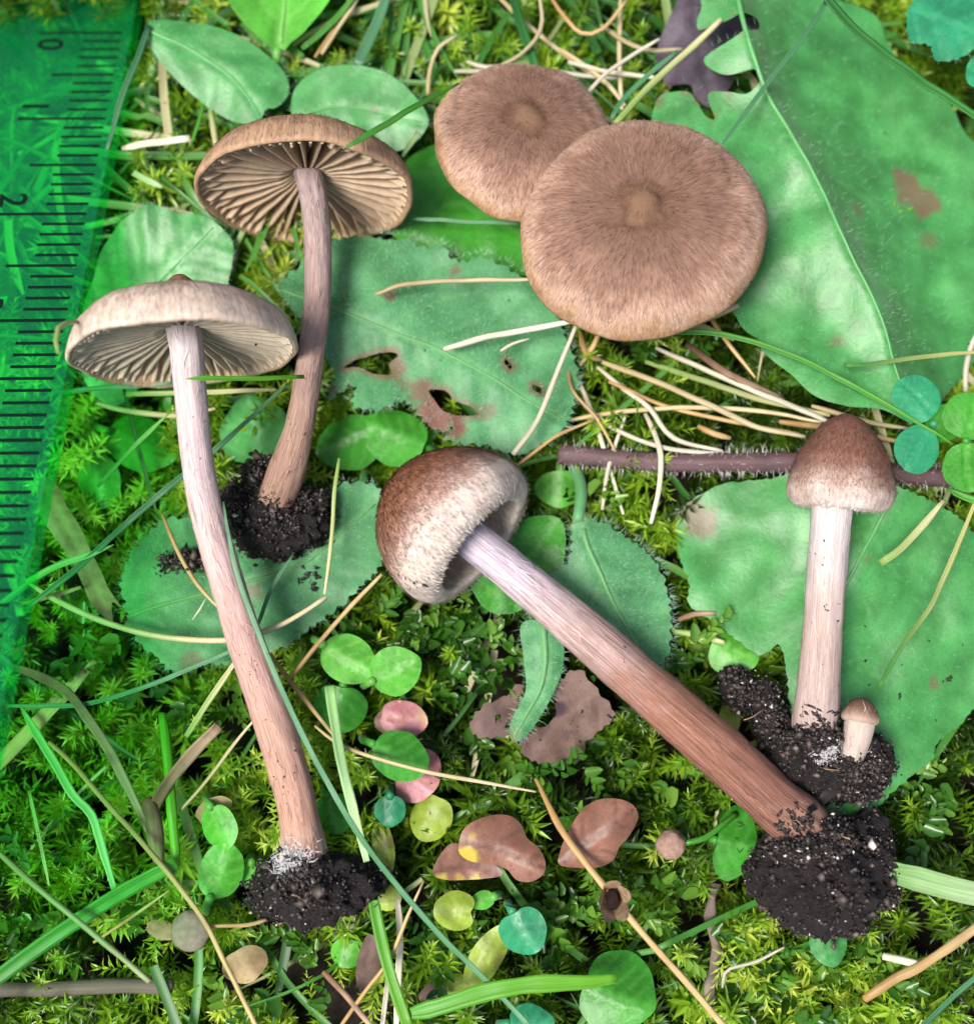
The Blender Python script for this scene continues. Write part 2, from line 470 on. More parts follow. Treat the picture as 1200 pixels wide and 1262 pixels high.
def leaf(name, label, cat, outline, z, mid, mat, slope=(0, 0), fold=(0, 0), vsp=38, vk=.7, quilt=.25, teeth=(0, 12), hairs=0,
         mhair=0, hlen=.7, holes=(), blots=(), holeblot=0, ease=140.0, res=7, parent=None, group=None, rough=.35, lid=True, wm=4, curl=0, rib=0, petiole=None,
         origin=None, smooth_out=True):
    out = np.asarray(outline, float)
    poly = crom(out, 5, True) if smooth_out else crom(out, 5, True)
    poly = toothed(poly, *teeth)
    hp = [crom(np.asarray(h, float), 5, True) for h in holes]
    lo, hi = poly.min(0), poly.max(0)
    gx, gy = np.meshgrid(np.arange(lo[0], hi[0], res), np.arange(lo[1], hi[1], res))
    G = np.stack([gx.ravel(), gy.ravel()], 1) + RNG.uniform(-.3, .3, (gx.size, 2)) * res
    G = G[inpoly(G, poly)]
    for h in hp: G = G[~inpoly(G, h)]
    # keep grid points off the outline
    allb = np.vstack([poly] + hp)
    keep = np.ones(len(G), bool)
    for i in range(0, len(G), 2000):
        dd = ((G[i:i + 2000, None, :] - allb[None]) ** 2).sum(-1).min(1)
        keep[i:i + 2000] = dd > (res * .45) ** 2
    G = G[keep]
    pts = np.vstack([allb, G])
    edges = []; o0 = 0
    for q in [poly] + hp:
        edges += [(o0 + i, o0 + (i + 1) % len(q)) for i in range(len(q))]; o0 += len(q)
    r = delaunay_2d_cdt([Vector(p) for p in pts], edges, [], 0, 1e-4)
    v2 = np.array([tuple(v) for v in r[0]]); tri = np.array([f for f in r[2] if len(f) == 3])
    cen = v2[tri].mean(1)
    ok = inpoly(cen, poly)
    for h in hp: ok &= ~inpoly(cen, h)
    tri = tri[ok]
    # orient towards the camera (px y is down, so flip clockwise)
    a, b_, c_ = v2[tri[:, 0]], v2[tri[:, 1]], v2[tri[:, 2]]
    cr = (b_ - a)[:, 0] * (c_ - a)[:, 1] - (b_ - a)[:, 1] * (c_ - a)[:, 0]
    tri[cr > 0] = tri[cr > 0][:, ::-1]
    midp = crom(np.asarray(mid, float), 12)
    d, s, Ltot = seg_dist(v2, midp)
    ad = np.abs(d)
    fl = np.where(d < 0, fold[0], fold[1])
    c0 = out.mean(0)
    zz = z + (v2[:, 0] - c0[0]) * slope[0] + (v2[:, 1] - c0[1]) * slope[1]
    # the fold eases off away from the midrib
    zr = -fl * ease * (1 - np.exp(-ad / ease)) / 15
    ph = (s - ad * vk) / vsp + .12 * np.sin(s * .05)
    fr = np.abs((ph % 1.0) - .5) * 2          # 1 at vein, 0 between
    fade = np.clip(1 - ad / 260, .25, 1)
    lat = np.exp(-(((1 - fr) * vsp / 2) / 3.2) ** 2) * fade * (ad > 3)
    vein = np.maximum(np.exp(-(ad / wm) ** 2), .75 * lat)
    zr = zr + .5 * quilt * (np.cos((1 - fr) * np.pi / 2) * -1 + .5) * np.clip(ad / 15, 0, 1) - .25 * np.exp(-(ad / wm) ** 2)
    seed = RNG.uniform(0, 50)
    zr = zr + np.array([rough * (nz((p[0], p[1], seed), .012) * 1.9 + .16 * nz((p[0], p[1], seed), .05)) for p in v2])
    dist_edge = np.zeros(len(v2))
    if curl or holeblot:
        dist_edge = np.full(len(v2), 1e9)
        for i in range(0, len(v2), 2000):
            dist_edge[i:i + 2000] = np.sqrt(((v2[i:i + 2000, None, :] - poly[None]) ** 2).sum(-1).min(1))
        zr = zr + curl * np.exp(-dist_edge / 18)
    blot = np.zeros(len(v2))
    for bx, by, br, bv in blots:
        q = np.hypot(v2[:, 0] - bx, v2[:, 1] - by) + 9 * np.array([nz((p[0], p[1], bx), .05) for p in v2]) * (br / 14)
        blot = np.maximum(blot, bv * np.clip((br - q) / (br * .35) + .5, 0, 1))
    if hp and holeblot:
        hb = np.vstack(hp)
        for i in range(0, len(v2), 2000):
            q = np.sqrt(((v2[i:i + 2000, None, :] - hb[None]) ** 2).sum(-1).min(1))
            blot[i:i + 2000] = np.maximum(blot[i:i + 2000], .85 * np.clip(1.4 - q / holeblot, 0, 1))
    W = PV(v2[:, 0], v2[:, 1], zz) + np.stack([zr * 0, zr * 0, zr], 1)
    org = W.mean(0) if origin is None else np.asarray(origin)
    used = np.unique(tri); remap = -np.ones(len(v2), int); remap[used] = np.arange(len(used))
    Wl = (W - org)[used]; tri2 = remap[tri]
    me = new_mesh(name, Wl, tri2, mat, True, {'vein': vein[used], 'blot': blot[used]})
    o = add(name, me, org if parent is None else (0, 0, 0), parent)
    if parent is None: top(o, label, cat, group)
    if lid:
        gi = np.clip(((cen[ok] + 150) / 8).astype(int), 1, 188); tz = W[tri][:, :, 2].min(1)
        for ox in (-1, 0, 1):
            for oy in (-1, 0, 1): np.minimum.at(LID, (gi[:, 1] + oy, gi[:, 0] + ox), tz)
    host = o if parent is None else parent
    if rib:
        k = np.linspace(0, len(midp) - 1, len(midp)).astype(int)
        mp = midp[inpoly(midp, poly)]
        if len(mp) > 3:
            dm = ((mp[:, None, :] - v2[None]) ** 2).sum(-1).argmin(1)
            pw = W[dm].copy(); pw[:, 2] += .05
            for _ in range(3): pw[1:-1] = (pw[:-2] + pw[1:-1] * 2 + pw[2:]) / 4
            Vt, Ft, uvt, _f = tube(pw - org, np.linspace(rib, rib * .35, len(pw)), 6)
            add('midrib', new_mesh('midrib', Vt, Ft, mat, True, {'vein': np.ones(len(Vt)), 'blot': np.zeros(len(Vt))}), (0, 0, 0), o)
    if petiole:
        pp = crom([(*q[:2], q[2]) for q in petiole], 10)
        pw = PV(pp[:, 0], pp[:, 1], pp[:, 2])
        Vt, Ft, uvt, _f = tube(pw - org, petiole[0][3] * .07 if len(petiole[0]) > 3 else .35, 7)
        add('leaf_stalk', new_mesh('leaf_stalk', Vt, Ft, mat, True, {'vein': np.full(len(Vt), .6), 'blot': np.zeros(len(Vt))}), (0, 0, 0), o)
    if hairs or mhair:
        nrm = np.array([tuple(v.normal) for v in me.vertices])
        Bs, Ds, Ls = [], [], []
        if hairs:
            f = tri2[RNG.integers(0, len(tri2), hairs)]
            u = RNG.dirichlet((1, 1, 1), hairs)
            Bs.append((Wl[f] * u[..., None]).sum(1)); dv = nrm[f[:, 0]] * .8 + RNG.normal(0, .55, (hairs, 3)); Ds.append(dv); Ls.append(RNG.uniform(.35, .8, hairs) * hlen)
        if mhair:
            i = RNG.integers(0, len(poly), mhair)
            pb = poly[i] + (poly[(i + 1) % len(poly)] - poly[i]) * RNG.uniform(0, 1, (mhair, 1))
            dd = ((pb[:, None, :] - v2[None, used]) ** 2).sum(-1).argmin(1)
            bz = W[used][dd, 2]
            b3 = PV(pb[:, 0], pb[:, 1], bz)
            outw = pb - c0
            tg = poly[(i + 1) % len(poly)] - poly[i - 1]
            nn = np.stack([tg[:, 1], -tg[:, 0]], 1); nn /= np.linalg.norm(nn, axis=1)[:, None] + 1e-9
            area = np.sum(poly[:, 0] * np.roll(poly[:, 1], -1) - poly[:, 1] * np.roll(poly[:, 0], -1))
            if area < 0: nn = -nn
            dv = np.stack([nn[:, 0], -nn[:, 1], np.full(mhair, .3)], 1) + RNG.normal(0, .35, (mhair, 3))
            Bs.append(b3 - org); Ds.append(dv); Ls.append(RNG.uniform(.5, 1.1, mhair) * hlen)
        Bs = np.vstack(Bs); Ds = np.vstack(Ds); Ds /= np.linalg.norm(Ds, axis=1)[:, None]; Ls = np.concatenate(Ls)
        Vh, Fh = hairs_mesh(Bs, Ds, Ls, .020, None, .16)
        h = add('leaf_hairs', new_mesh('leaf_hairs', Vh, Fh, M['hair'], False), (0, 0, 0), o)
        h['kind'] = 'stuff'
    return o

def ell(cx, cy, rx, ry, rot, n=16, point=0.0, notch=0.0):
    """oval leaf outline; the +x end is the tip, the stalk is at -x. Returns outline, midrib"""
    a = np.linspace(0, 2 * np.pi, n, endpoint=False)
    x = rx * np.cos(a); y = ry * np.sin(a)
    if point: x = x + point * rx * np.clip(np.cos(a), 0, 1) ** 6; y = y * (1 - point * .5 * np.clip(np.cos(a), 0, 1) ** 2)
    if notch: x = x + notch * rx * np.clip(-np.cos(a), 0, 1) ** 14
    c, s = math.cos(math.radians(rot)), math.sin(math.radians(rot))
    jit = 1 + RNG.uniform(-.03, .03, n)
    o = np.stack([cx + (x * c - y * s) * jit, cy + (x * s + y * c) * jit], 1)
    m = [(cx - rx * .95 * c, cy - rx * .95 * s), (cx - ry * .06 * s, cy + ry * .06 * c), (cx + rx * .97 * c, cy + rx * .97 * s)]
    return o, m

#--- the broad leaf under the big cap
leaf('broad_leaf', 'largest leaf, broad mint green, folded along its midrib, holed near the big round cap', 'leaf',
     [(807, 143), (810, 117), (820, 100), (850, 100), (862, 113), (872, 130), (885, 135), (877, 113), (878, 103), (900, 103), (923, 108), (937, 97), (933, 85), (923, 83), (897, 85), (877, 75), (870, 65), (877, 57), (910, 42), (930, 30), (942, 18), (938, 8), (927, 8), (903, 20), (877, 25), (863, 25), (862, 13), (867, 0),
      (872, -35), (980, -60), (1100, -50), (1128, -10), (1145, 20), (1185, 52), (1216, 82), (1232, 115), (1268, 150), (1305, 250), (1295, 340), (1240, 417), (1205, 455), (1180, 485), (1150, 512), (1128, 522), (1090, 502), (1047, 497), (1007, 482), (977, 453), (945, 423), (943, 410), (923, 397), (908, 373), (880, 350), (840, 300), (815, 220)],
     12.6, [(900, -50), (930, 70), (1000, 205), (1048, 313), (1090, 397), (1125, 518)], M['mint'], slope=(0.0, -.001), fold=(1.6, .45), ease=70.0, vsp=70, vk=.5, quilt=.18,
     hairs=1500, hlen=.8, mhair=120, blots=[(1150, 185, 22, .8), (1180, 205, 18, .8), (1178, 260, 12, .45), (1075, 237, 9, .5), (1040, 415, 7, .5), (815, 108, 8, .6), (925, 95, 7, .5), (935, 25, 7, .5), (880, 130, 6, .6), (862, 113, 5, .6), (850, 100, 5, .6), (900, 103, 5, .6), (937, 97, 6, .7), (910, 42, 4, .5), (903, 20, 4, .5), (877, 25, 4, .5), (897, 85, 4, .5)], res=7, rough=.55, wm=3, rib=.22)
leaf('dried_leaf', 'dried purplish leaf scrap showing through the holes of the broad leaf', 'leaf',
     [(815, 40), (835, 0), (850, -25), (880, -20), (900, 10), (935, 20), (935, 60), (900, 70), (905, 95), (880, 130), (860, 120), (850, 100), (825, 95), (812, 70)], 8.2,
     [(850, -20), (860, 60), (880, 128)], M['purple'], fold=(.2, .2), vsp=24, quilt=.4, res=6, rough=.9)
#--- hairy torn leaf in the middle
leaf('hairy_leaf', 'greyish green hairy toothed leaf with torn brown holes left of the big round cap', 'leaf',
     [(345, 352), (365, 325), (385, 305), (412, 290), (450, 285), (475, 289), (500, 290), (522, 297), (545, 297), (556, 313), (575, 317), (592, 311), (622, 322), (650, 340), (680, 370), (692, 395), (702, 422), (712, 450), (712, 480), (700, 520), (680, 540), (650, 556), (628, 556), (600, 546), (578, 546), (548, 540), (560, 522), (545, 530), (525, 520), (512, 503), (498, 492), (483, 497), (465, 505), (447, 503), (432, 496), (437, 476), (428, 470), (408, 488), (400, 474), (410, 460), (402, 440), (375, 400)],
     9.6, [(352, 358), (450, 395), (560, 440), (690, 515)], M['hairy'], fold=(.22, .16), vsp=44, vk=.8, quilt=.35, teeth=(7, 13), hairs=4200, mhair=700, hlen=.75,
     holes=[[(421, 449), (437, 440), (462, 433), (482, 431), (490, 436), (478, 445), (482, 458), (462, 458), (440, 449)], [(528, 478), (548, 480), (560, 492), (580, 500), (590, 508), (572, 511), (548, 506), (536, 492)], [(623, 440), (631, 450), (629, 454), (621, 445)], [(656, 472), (667, 476), (666, 484), (657, 478)]],
     blots=[(475, 445, 20, .8), (545, 510, 28, 1), (520, 480, 14, .8), (480, 362, 7, .8), (560, 330, 6, .7), (556, 325, 5, .6), (405, 475, 10, .7), (600, 505, 10, .6), (497, 470, 10, .5)], holeblot=6, res=6, rough=.6, wm=4, rib=.18)
#--- leaf under the conical mushroom
leaf('large_leaf', 'large smooth green leaf with purple tip lying under the conical mushroom', 'leaf',
     [(843, 650), (843, 628), (855, 610), (880, 595), (905, 584), (960, 580), (1000, 572), (1060, 578), (1110, 600), (1165, 620), (1205, 650), (1240, 710), (1245, 820), (1205, 885), (1183, 903), (1163, 920), (1158, 937), (1133, 955), (1110, 975), (1070, 1005), (1010, 995), (985, 930), (975, 860), (968, 795), (945, 806), (920, 790), (890, 766), (857, 742), (857, 712), (847, 680)],
     9.2, [(1120, 585), (1055, 700), (1010, 800), (1000, 990)], M['mint'], slope=(-.002, -.006), fold=(.30, .55), vsp=75, vk=.6, quilt=.15, teeth=(3, 9), hairs=700, mhair=150, hlen=.6,
     blots=[(865, 625, 24, .75), (880, 640, 14, .6), (1157, 840, 8, .6), (1070, 692, 6, .5)], res=7, rough=.5, wm=3, rib=.2)
leaf('hairy_leaf', 'hairy toothed leaf behind the stem of the half closed mushroom', 'leaf',
     [(706, 648), (722, 640), (748, 645), (772, 660), (795, 675), (815, 700), (826, 735), (828, 790), (818, 822), (795, 835), (740, 810), (690, 780), (640, 740), (672, 715), (700, 690)],
     8.4, [(712, 640), (735, 700), (770, 770), (805, 832)], M['hairy'], fold=(.25, .2), vsp=40, vk=.7, quilt=.35, teeth=(6, 14), hairs=1800, mhair=420, hlen=.8, res=6, rough=.5, rib=.25,
     petiole=[(712, 642, 8.6, 7), (716, 600, 7.5), (700, 560, 5)])
leaf('round_leaf', 'smooth dark green leaf tucked under the cap of the half closed mushroom', 'leaf',
     [(575, 700), (600, 660), (640, 640), (672, 634), (692, 642), (697, 670), (690, 705), (665, 735), (630, 756), (595, 748)], 7.6,
     [(690, 640), (650, 690), (595, 735)], M['deep'], fold=(.1, .1), vsp=40, quilt=.2, hairs=200, mhair=60, res=7)
leaf('leaf_stub', 'green leaf stub on brown rotten leaf below the half closed mushroom', 'leaf',
     [(642, 770), (665, 765), (692, 785), (694, 820), (684, 850), (668, 880), (650, 905), (634, 915), (627, 902), (634, 880), (648, 850), (645, 810)], 8.2,
     [(668, 770), (670, 840), (632, 908)], M['hairy'], fold=(.4, .4), vsp=30, quilt=.3, hairs=500, mhair=120, blots=[(630, 908, 12, .5)], res=6, rib=.3)
leaf('rotten_leaf', 'grey brown rotten leaf fragment with ragged edge below the leaf stub', 'leaf',
     [(690, 838), (712, 825), (735, 850), (758, 880), (735, 905), (722, 918), (719, 936), (690, 940), (655, 938), (640, 918), (655, 900), (680, 890), (686, 870), (680, 850)], 7.2,
     [(735, 850), (690, 890), (655, 930)], M['rot'], fold=(.3, .1), vsp=30, quilt=.4, teeth=(5, 17), res=6, rough=1.0, blots=[(690, 875, 10, .9), (700, 905, 6, .6)])
leaf('rotten_leaf', 'dark reddish brown rotten leaf piece left of the leaf stub', 'leaf',
     [(580, 890), (597, 868), (620, 860), (642, 842), (645, 862), (634, 885), (628, 905), (600, 910), (583, 905)], 6.6,
     [(585, 895), (640, 855)], M['rot'], fold=(.3, .4), vsp=24, quilt=.3, teeth=(5, 15), res=6, rough=.9, blots=[(610, 890, 20, .4)])
#--- lower left hairy leaf
leaf('hairy_leaf', 'pale round hairy toothed leaf under the soil clump and long bent stem', 'leaf',
     [(185, 650), (205, 636), (240, 640), (300, 650), (400, 605), (430, 592), (465, 600), (478, 640), (470, 690), (440, 725), (420, 745), (385, 770), (345, 797), (300, 805), (275, 818), (250, 818), (225, 826), (205, 826), (190, 808), (172, 795), (160, 770), (152, 742), (149, 715), (160, 685), (170, 668)],
     8.0, [(160, 760), (270, 725), (380, 690), (470, 610)], M['hairy'], slope=(-.002, 0), fold=(.2, .2), vsp=46, vk=.75, quilt=.4, teeth=(7, 15), hairs=2600, mhair=420, hlen=.65,
     blots=[(235, 815, 13, .6), (315, 730, 9, .6), (205, 697, 6, .8), (260, 700, 14, .7)], res=6, rough=.6, rib=.2)
#--- upper left leaves
leaf('oval_leaf', 'big pointed oval leaf with curved veins above the back gilled cap', 'leaf',
     [(181, 37), (190, 24), (213, 20), (253, 23), (300, 40), (337, 67), (352, 90), (352, 113), (340, 130), (327, 134), (320, 150), (300, 152), (273, 140), (240, 117), (207, 87), (187, 60)],
     9.5, [(181, 37), (240, 63), (287, 93), (322, 140)], M['mint'], slope=(.002, -.012), fold=(.34, .1), vsp=60, vk=1.2, quilt=.3, mhair=160, hairs=300, hlen=.5, res=6, wm=4, rib=.2)
leaf('oval_leaf', 'light green leaf with pale central stalk at the top above the oval leaves', 'leaf',
     [(270, -30), (280, 0), (292, 22), (313, 42), (343, 62), (358, 52), (380, 38), (408, 8), (425, -30), (350, -50)], 8.2,
     [(343, 62), (348, 20), (352, -40)], M['fresh'], fold=(-.3, -.3), vsp=40, quilt=.25, res=7, wm=6, rib=.28, petiole=[(343, 60, 8.2, 6), (338, 85, 7), (330, 110, 5)])
leaf('oval_leaf', 'rounded light green leaf right behind the top of the back gilled cap', 'leaf',
     [(358, 128), (366, 100), (395, 82), (440, 77), (480, 89), (510, 114), (527, 142), (523, 160), (502, 176), (450, 185), (400, 175), (366, 152)], 8.8,
     [(360, 150), (420, 128), (520, 148)], M['mint'], slope=(0, -.012), fold=(.15, .25), vsp=44, quilt=.3, blots=[(459, 134, 5, .8)], res=6, mhair=100, hairs=200, hlen=.4, rib=.15)
leaf('oval_leaf', 'pale bumpy leaf behind the long bent mushroom cap beside the ruler', 'leaf',
     [(100, 380), (112, 340), (125, 300), (150, 270), (185, 252), (215, 260), (250, 265), (275, 283), (287, 303), (280, 345), (260, 400), (200, 440), (155, 490), (130, 497), (105, 470), (95, 430)], 7.5,
     [(110, 480), (170, 370), (265, 280)], M['mint'], slope=(0, -.008), fold=(.15, .15), vsp=34, quilt=.45, rough=.7, mhair=250, hairs=600, hlen=.6, res=6, rib=.15)
leaf('round_leaf', 'dark green glossy leaf behind the gap between the gilled cap and the rear round cap', 'leaf',
     [(470, 260), (488, 210), (515, 180), (560, 175), (640, 220), (680, 290), (660, 335), (600, 330), (540, 318), (490, 295)], 6.8,
     [(480, 290), (560, 250), (660, 300)], M['deep'], fold=(.2, .15), vsp=60, quilt=.3, res=7, mhair=60)
leaf('round_leaf', 'blue green toothed leaf scrap at the edge of the broad leaf, top corner', 'leaf',
     [(1117, 20), (1125, 0), (1140, -20), (1190, -25), (1215, 10), (1210, 50), (1190, 66), (1168, 73), (1152, 68), (1148, 56), (1140, 52), (1122, 48)], 13.5,
     [(1125, 10), (1165, 25), (1205, 40)], M['teal'], fold=(.2, .2), vsp=28, quilt=.25, teeth=(3, 9), mhair=60, res=6)
leaf('round_leaf', 'small blue green leaf at the very edge beside the toothed leaf scrap', 'leaf', *(lambda q: (q[0], 12, q[1]))(ell(1207, 85, 16, 22, 20)), M['teal'], res=5, quilt=.15)
#--- clovers
def clover(label, centre, z, leaflets, mat):
    base = P(*centre, 2.0)
    r = empty('clover', base); top(r, label, 'clover', None)
    for cx, cy, rx, ry, rot, dz, mt in leaflets:
        o, m = ell(cx, cy, rx, ry, rot)
        leaf('leaflet', None, None, o, z + dz, m, M[mt], fold=(.15, .15), vsp=9, vk=.9, quilt=.06, res=4, parent=r, origin=base, wm=2, rough=.3)
    a = P(*centre, z); pts = crom([(0, 0, 0), ((a - base) * .5 + np.array([.5, -.3, 0])), a - base], .6)
    V, Fc, uv, fb = tube(pts, .28, 6)
    add('leaf_stalk', new_mesh('leaf_stalk', V, Fc, M[mat], True, {'vein': np.full(len(V), .5), 'blot': np.zeros(len(V))}), (0, 0, 0), r)
clover('blue green clover with a pale damaged leaflet on the broad leaf tip', (1150, 522), 13.0, [(1130, 490, 31, 29, 225, 0, 'teal'), (1131, 553, 31, 29, 120, .2, 'teal'), (1166, 520, 26, 22, -30, -1.2, 'deep')], 'teal')
clover('bright green clover with large round leaflets right of the blue green clover', (1190, 543), 14.2, [(1196, 511, 29, 33, -80, 0, 'deep'), (1194, 575, 31, 30, 85, .1, 'deep'), (1232, 545, 30, 28, 0, 0, 'deep')], 'deep')
#--- small round leaves; each with its own label
small = [
 ('round_leaf', 'glossy dark green round leaf under the torn edge of the hairy leaf', 488, 538, 42, 34, 200, 6.8, 'deep'),
 ('round_leaf', 'dark green leaf between the back stem and the torn hairy leaf', 432, 543, 40, 34, 160, 6.0, 'deep'),
 ('round_leaf', 'mid green leaf peeking out above the half closed cap', 512, 555, 26, 20, 140, 5.8, 'fresh'),
 ('round_leaf', 'pale green toothed leaf between the two leaning stems', 312, 530, 40, 46, 260, 6.2, 'mint'),
 ('round_leaf', 'dark green round leaf left of the long bent stem', 170, 545, 44, 34, 20, 5.6, 'deep'),
 ('round_leaf', 'dark green leaf lower left of the long bent stem, under crossing grass', 120, 590, 34, 26, 80, 5.4, 'deep'),
 ('round_leaf', 'shaded green leaf below the half closed cap beside the hairy leaf', 440, 640, 44, 38, 100, 5.5, 'deep'),
 ('round_leaf', 'notched bright green oval leaf of the creeping plant by the long bent stem', 428, 812, 36, 30, 30, 8.6, 'fresh'),
 ('round_leaf', 'bright green round leaf paired with the notched oval one', 485, 827, 31, 31, -25, 9.2, 'fresh'),
 ('round_leaf', 'dark green leaf touching the pale upright grass blade', 418, 872, 30, 34, 100, 7.2, 'deep'),
 ('round_leaf', 'deep green oval leaf overlapping the two pink leaves', 491, 932, 37, 31, 25, 10.0, 'deep'),
 ('round_leaf', 'tiny blue green round leaf below the pink leaves', 480, 999, 19, 20, 90, 8.4, 'teal'),
 ('round_leaf', 'dark green leaf beside the lower end of the long bent stem', 410, 1002, 24, 30, 70, 6.8, 'deep'),
 ('round_leaf', 'fresh green upper oval leaf of the pair left of the long bent stem base', 268, 1020, 29, 22, 70, 9.0, 'fresh'),
 ('round_leaf', 'fresh green lower folded leaf of the pair left of the long bent stem base', 270, 1075, 36, 28, 290, 8.6, 'fresh'),
 ('round_leaf', 'small green leaf against the soil clump of the long bent stem', 312, 1078, 16, 24, 80, 7.0, 'fresh'),
 ('round_leaf', 'blue green round leaf in the moss below the yellow green heart leaf', 645, 1148, 30, 30, 60, 9.6, 'teal'),
 ('round_leaf', 'tiny green leaf attached to the yellow green heart leaf', 595, 1110, 15, 12, 160, 8.6, 'fresh'),
 ('round_leaf', 'large dark round leaf at the end of the wide bright grass blade', 760, 1226, 46, 52, 20, 9.0, 'deep'),
 ('round_leaf', 'dull green leaf cut by the lower frame edge', 652, 1262, 28, 22, 0, 8.2, 'teal'),
 ('round_leaf', 'oval green leaf poking out below the largest soil clump', 1022, 1164, 26, 24, 80, 8.6, 'mint'),
 ('round_leaf', 'dark green leaf left of the largest soil clump', 905, 1040, 26, 48, 10, 6.4, 'deep'),
 ('round_leaf', 'bright green leaf under the left of the conical mushroom soil', 905, 800, 30, 34, 30, 6.4, 'fresh'),
 ('round_leaf', 'small green leaf left of the straw cluster at the lower edge', 428, 1175, 18, 22, 100, 6.6, 'fresh'),
 ('round_leaf', 'round shaded leaf against the right of the half closed cap', 690, 600, 22, 32, 90, 6.0, 'fresh'),
]
for nm, lb, cx, cy, rx, ry, rot, z, mt in small:
    o, m = ell(cx, cy, rx, ry, rot, point=RNG.uniform(.05, .2), notch=RNG.uniform(.05, .2))
    st = math.radians(rot)
    leaf(nm, lb, 'leaf', o, z, m, M[mt], slope=(RNG.uniform(-.02, .02), RNG.uniform(-.02, .02)), fold=(.55, .5), ease=40.0, vsp=16, quilt=.08, res=5, rough=.3, wm=2.5,
         petiole=[(cx - rx * .9 * math.cos(st), cy - rx * .9 * math.sin(st), z - .1, 5), (cx - rx * 1.3 * math.cos(st), cy - rx * 1.3 * math.sin(st), z - 2.0), (cx - rx * 1.5 * math.cos(st) + 5, cy - rx * 1.5 * math.sin(st), 1.5)])
def one(nm, lb, cx, cy, rx, ry, rot, z, mt, **kw):
    o, m = ell(cx, cy, rx, ry, rot, point=.05, notch=kw.pop('notch', .1))
    a = dict(fold=(.25, .3), vsp=24, quilt=.2, res=5, rough=.45, wm=2.5); a.update(kw)
    return leaf(nm, lb, 'leaf', o, z, m, M[mt], **a)
one('pink_leaf', 'upper pink round leaf half under the deep green oval leaf', 496, 886, 30, 23, 10, 7.6, 'pink', blots=[(520, 880, 10, .5)])
one('pink_leaf', 'lower magenta pink leaf sticking out under the deep green oval leaf', 515, 957, 26, 36, 30, 7.4, 'pink')
one('yellow_leaf', 'yellow green leaf below the magenta pink leaf', 531, 1008, 30, 26, 110, 6.6, 'yellow')
one('yellow_leaf', 'yellow green heart shaped leaf in the moss below the brown leaves', 562, 1123, 27, 25, 185, 9.4, 'yellow', notch=.35)
one('yellow_leaf', 'narrow yellow lobed leaf right of the soil clump of the long stem', 472, 1045, 34, 14, 80, 6.4, 'yellow', blots=[(480, 1040, 8, .6)])
one('yellow_leaf', 'dull yellow leaf at the tip of the soil clump root', 476, 1108, 18, 16, 0, 6.8, 'yellow')
one('yellow_leaf', 'upright yellow green leaf beside the blue green round leaf', 600, 1180, 46, 20, 300, 7.2, 'yellow', blots=[(620, 1190, 12, .5)])
one('yellow_leaf', 'small yellow leaf under the wide bright grass blade', 565, 1217, 18, 16, 0, 6.6, 'yellow')
one('yellow_leaf', 'yellow green leaf lying beside the soil of the conical mushroom', 938, 925, 17, 22, 60, 7.4, 'yellow')
one('yellow_leaf', 'lime green narrow leaf left of the conical mushroom soil clump', 900, 888, 14, 24, 10, 7.0, 'yellow')
leaf('brown_leaf', 'glossy brown dead leaf with yellow edge patch in the moss', 'leaf',
     [(565, 1040), (572, 1022), (590, 1011), (612, 1006), (632, 1009), (645, 1022), (650, 1035), (665, 1048), (673, 1065), (670, 1080), (655, 1090), (637, 1088), (625, 1075), (605, 1068), (580, 1065), (566, 1055)], 10.4,
     [(570, 1040), (615, 1050), (672, 1072)], M['deadleaf'], fold=(.35, .4), vsp=40, quilt=.2, blots=[(576, 1058, 13, 1), (582, 1030, 6, .6)], res=5, rough=.6, wm=3, curl=-.5)
leaf('brown_leaf', 'dark brown dead leaf with yellow rim lying beneath the glossy brown one', 'leaf',
     [(533, 1075), (545, 1050), (562, 1040), (600, 1060), (620, 1078), (600, 1084), (570, 1086), (545, 1084)], 8.8, [(540, 1075), (580, 1068), (618, 1080)], M['deadleaf'], fold=(.3, .4), vsp=30, quilt=.2,
     blots=[(545, 1084, 6, .8), (565, 1086, 6, .8), (585, 1085, 6, .8)], res=5, rough=.6)
leaf('brown_leaf', 'brown curled oval dead leaf right of the glossy brown leaf', 'leaf',
     [(690, 1068), (692, 1050), (700, 1030), (715, 1005), (735, 988), (760, 985), (780, 992), (788, 1008), (778, 1030), (765, 1045), (758, 1062), (740, 1072), (715, 1073)], 10.6,
     [(692, 1068), (730, 1035), (780, 1000)], M['deadleaf'], fold=(.3, .45), vsp=40, quilt=.2, res=5, rough=.6, curl=-.6, wm=3)
one('brown_leaf', 'tan shrivelled leaf beside the grey seed disc', 197, 1148, 20, 12, 20, 7.0, 'tanleaf')
one('brown_leaf', 'dark wrinkled dead leaf at the straw cluster near the lower edge', 455, 1185, 36, 15, 100, 7.0, 'rot', rough=.9)
one('brown_leaf', 'grey shrivelled leaf end at the lower edge by the yellow leaf', 535, 1225, 20, 12, 160, 6.4, 'rot', rough=.8)
one('brown_leaf', 'small brown curled leaf at the pink leaf stalks', 475, 890, 16, 14, 40, 6.2, 'deadleaf')
one('brown_leaf', 'translucent tan dead leaf arching over the fresh green leaf pair', 262, 1000, 26, 16, 330, 7.8, 'tanleaf', rough=.9)
one('brown_leaf', 'pale see through seed husk leaf in the moss below the grey disc', 300, 1190, 22, 30, 60, 6.6, 'tanleaf', rough=.8)
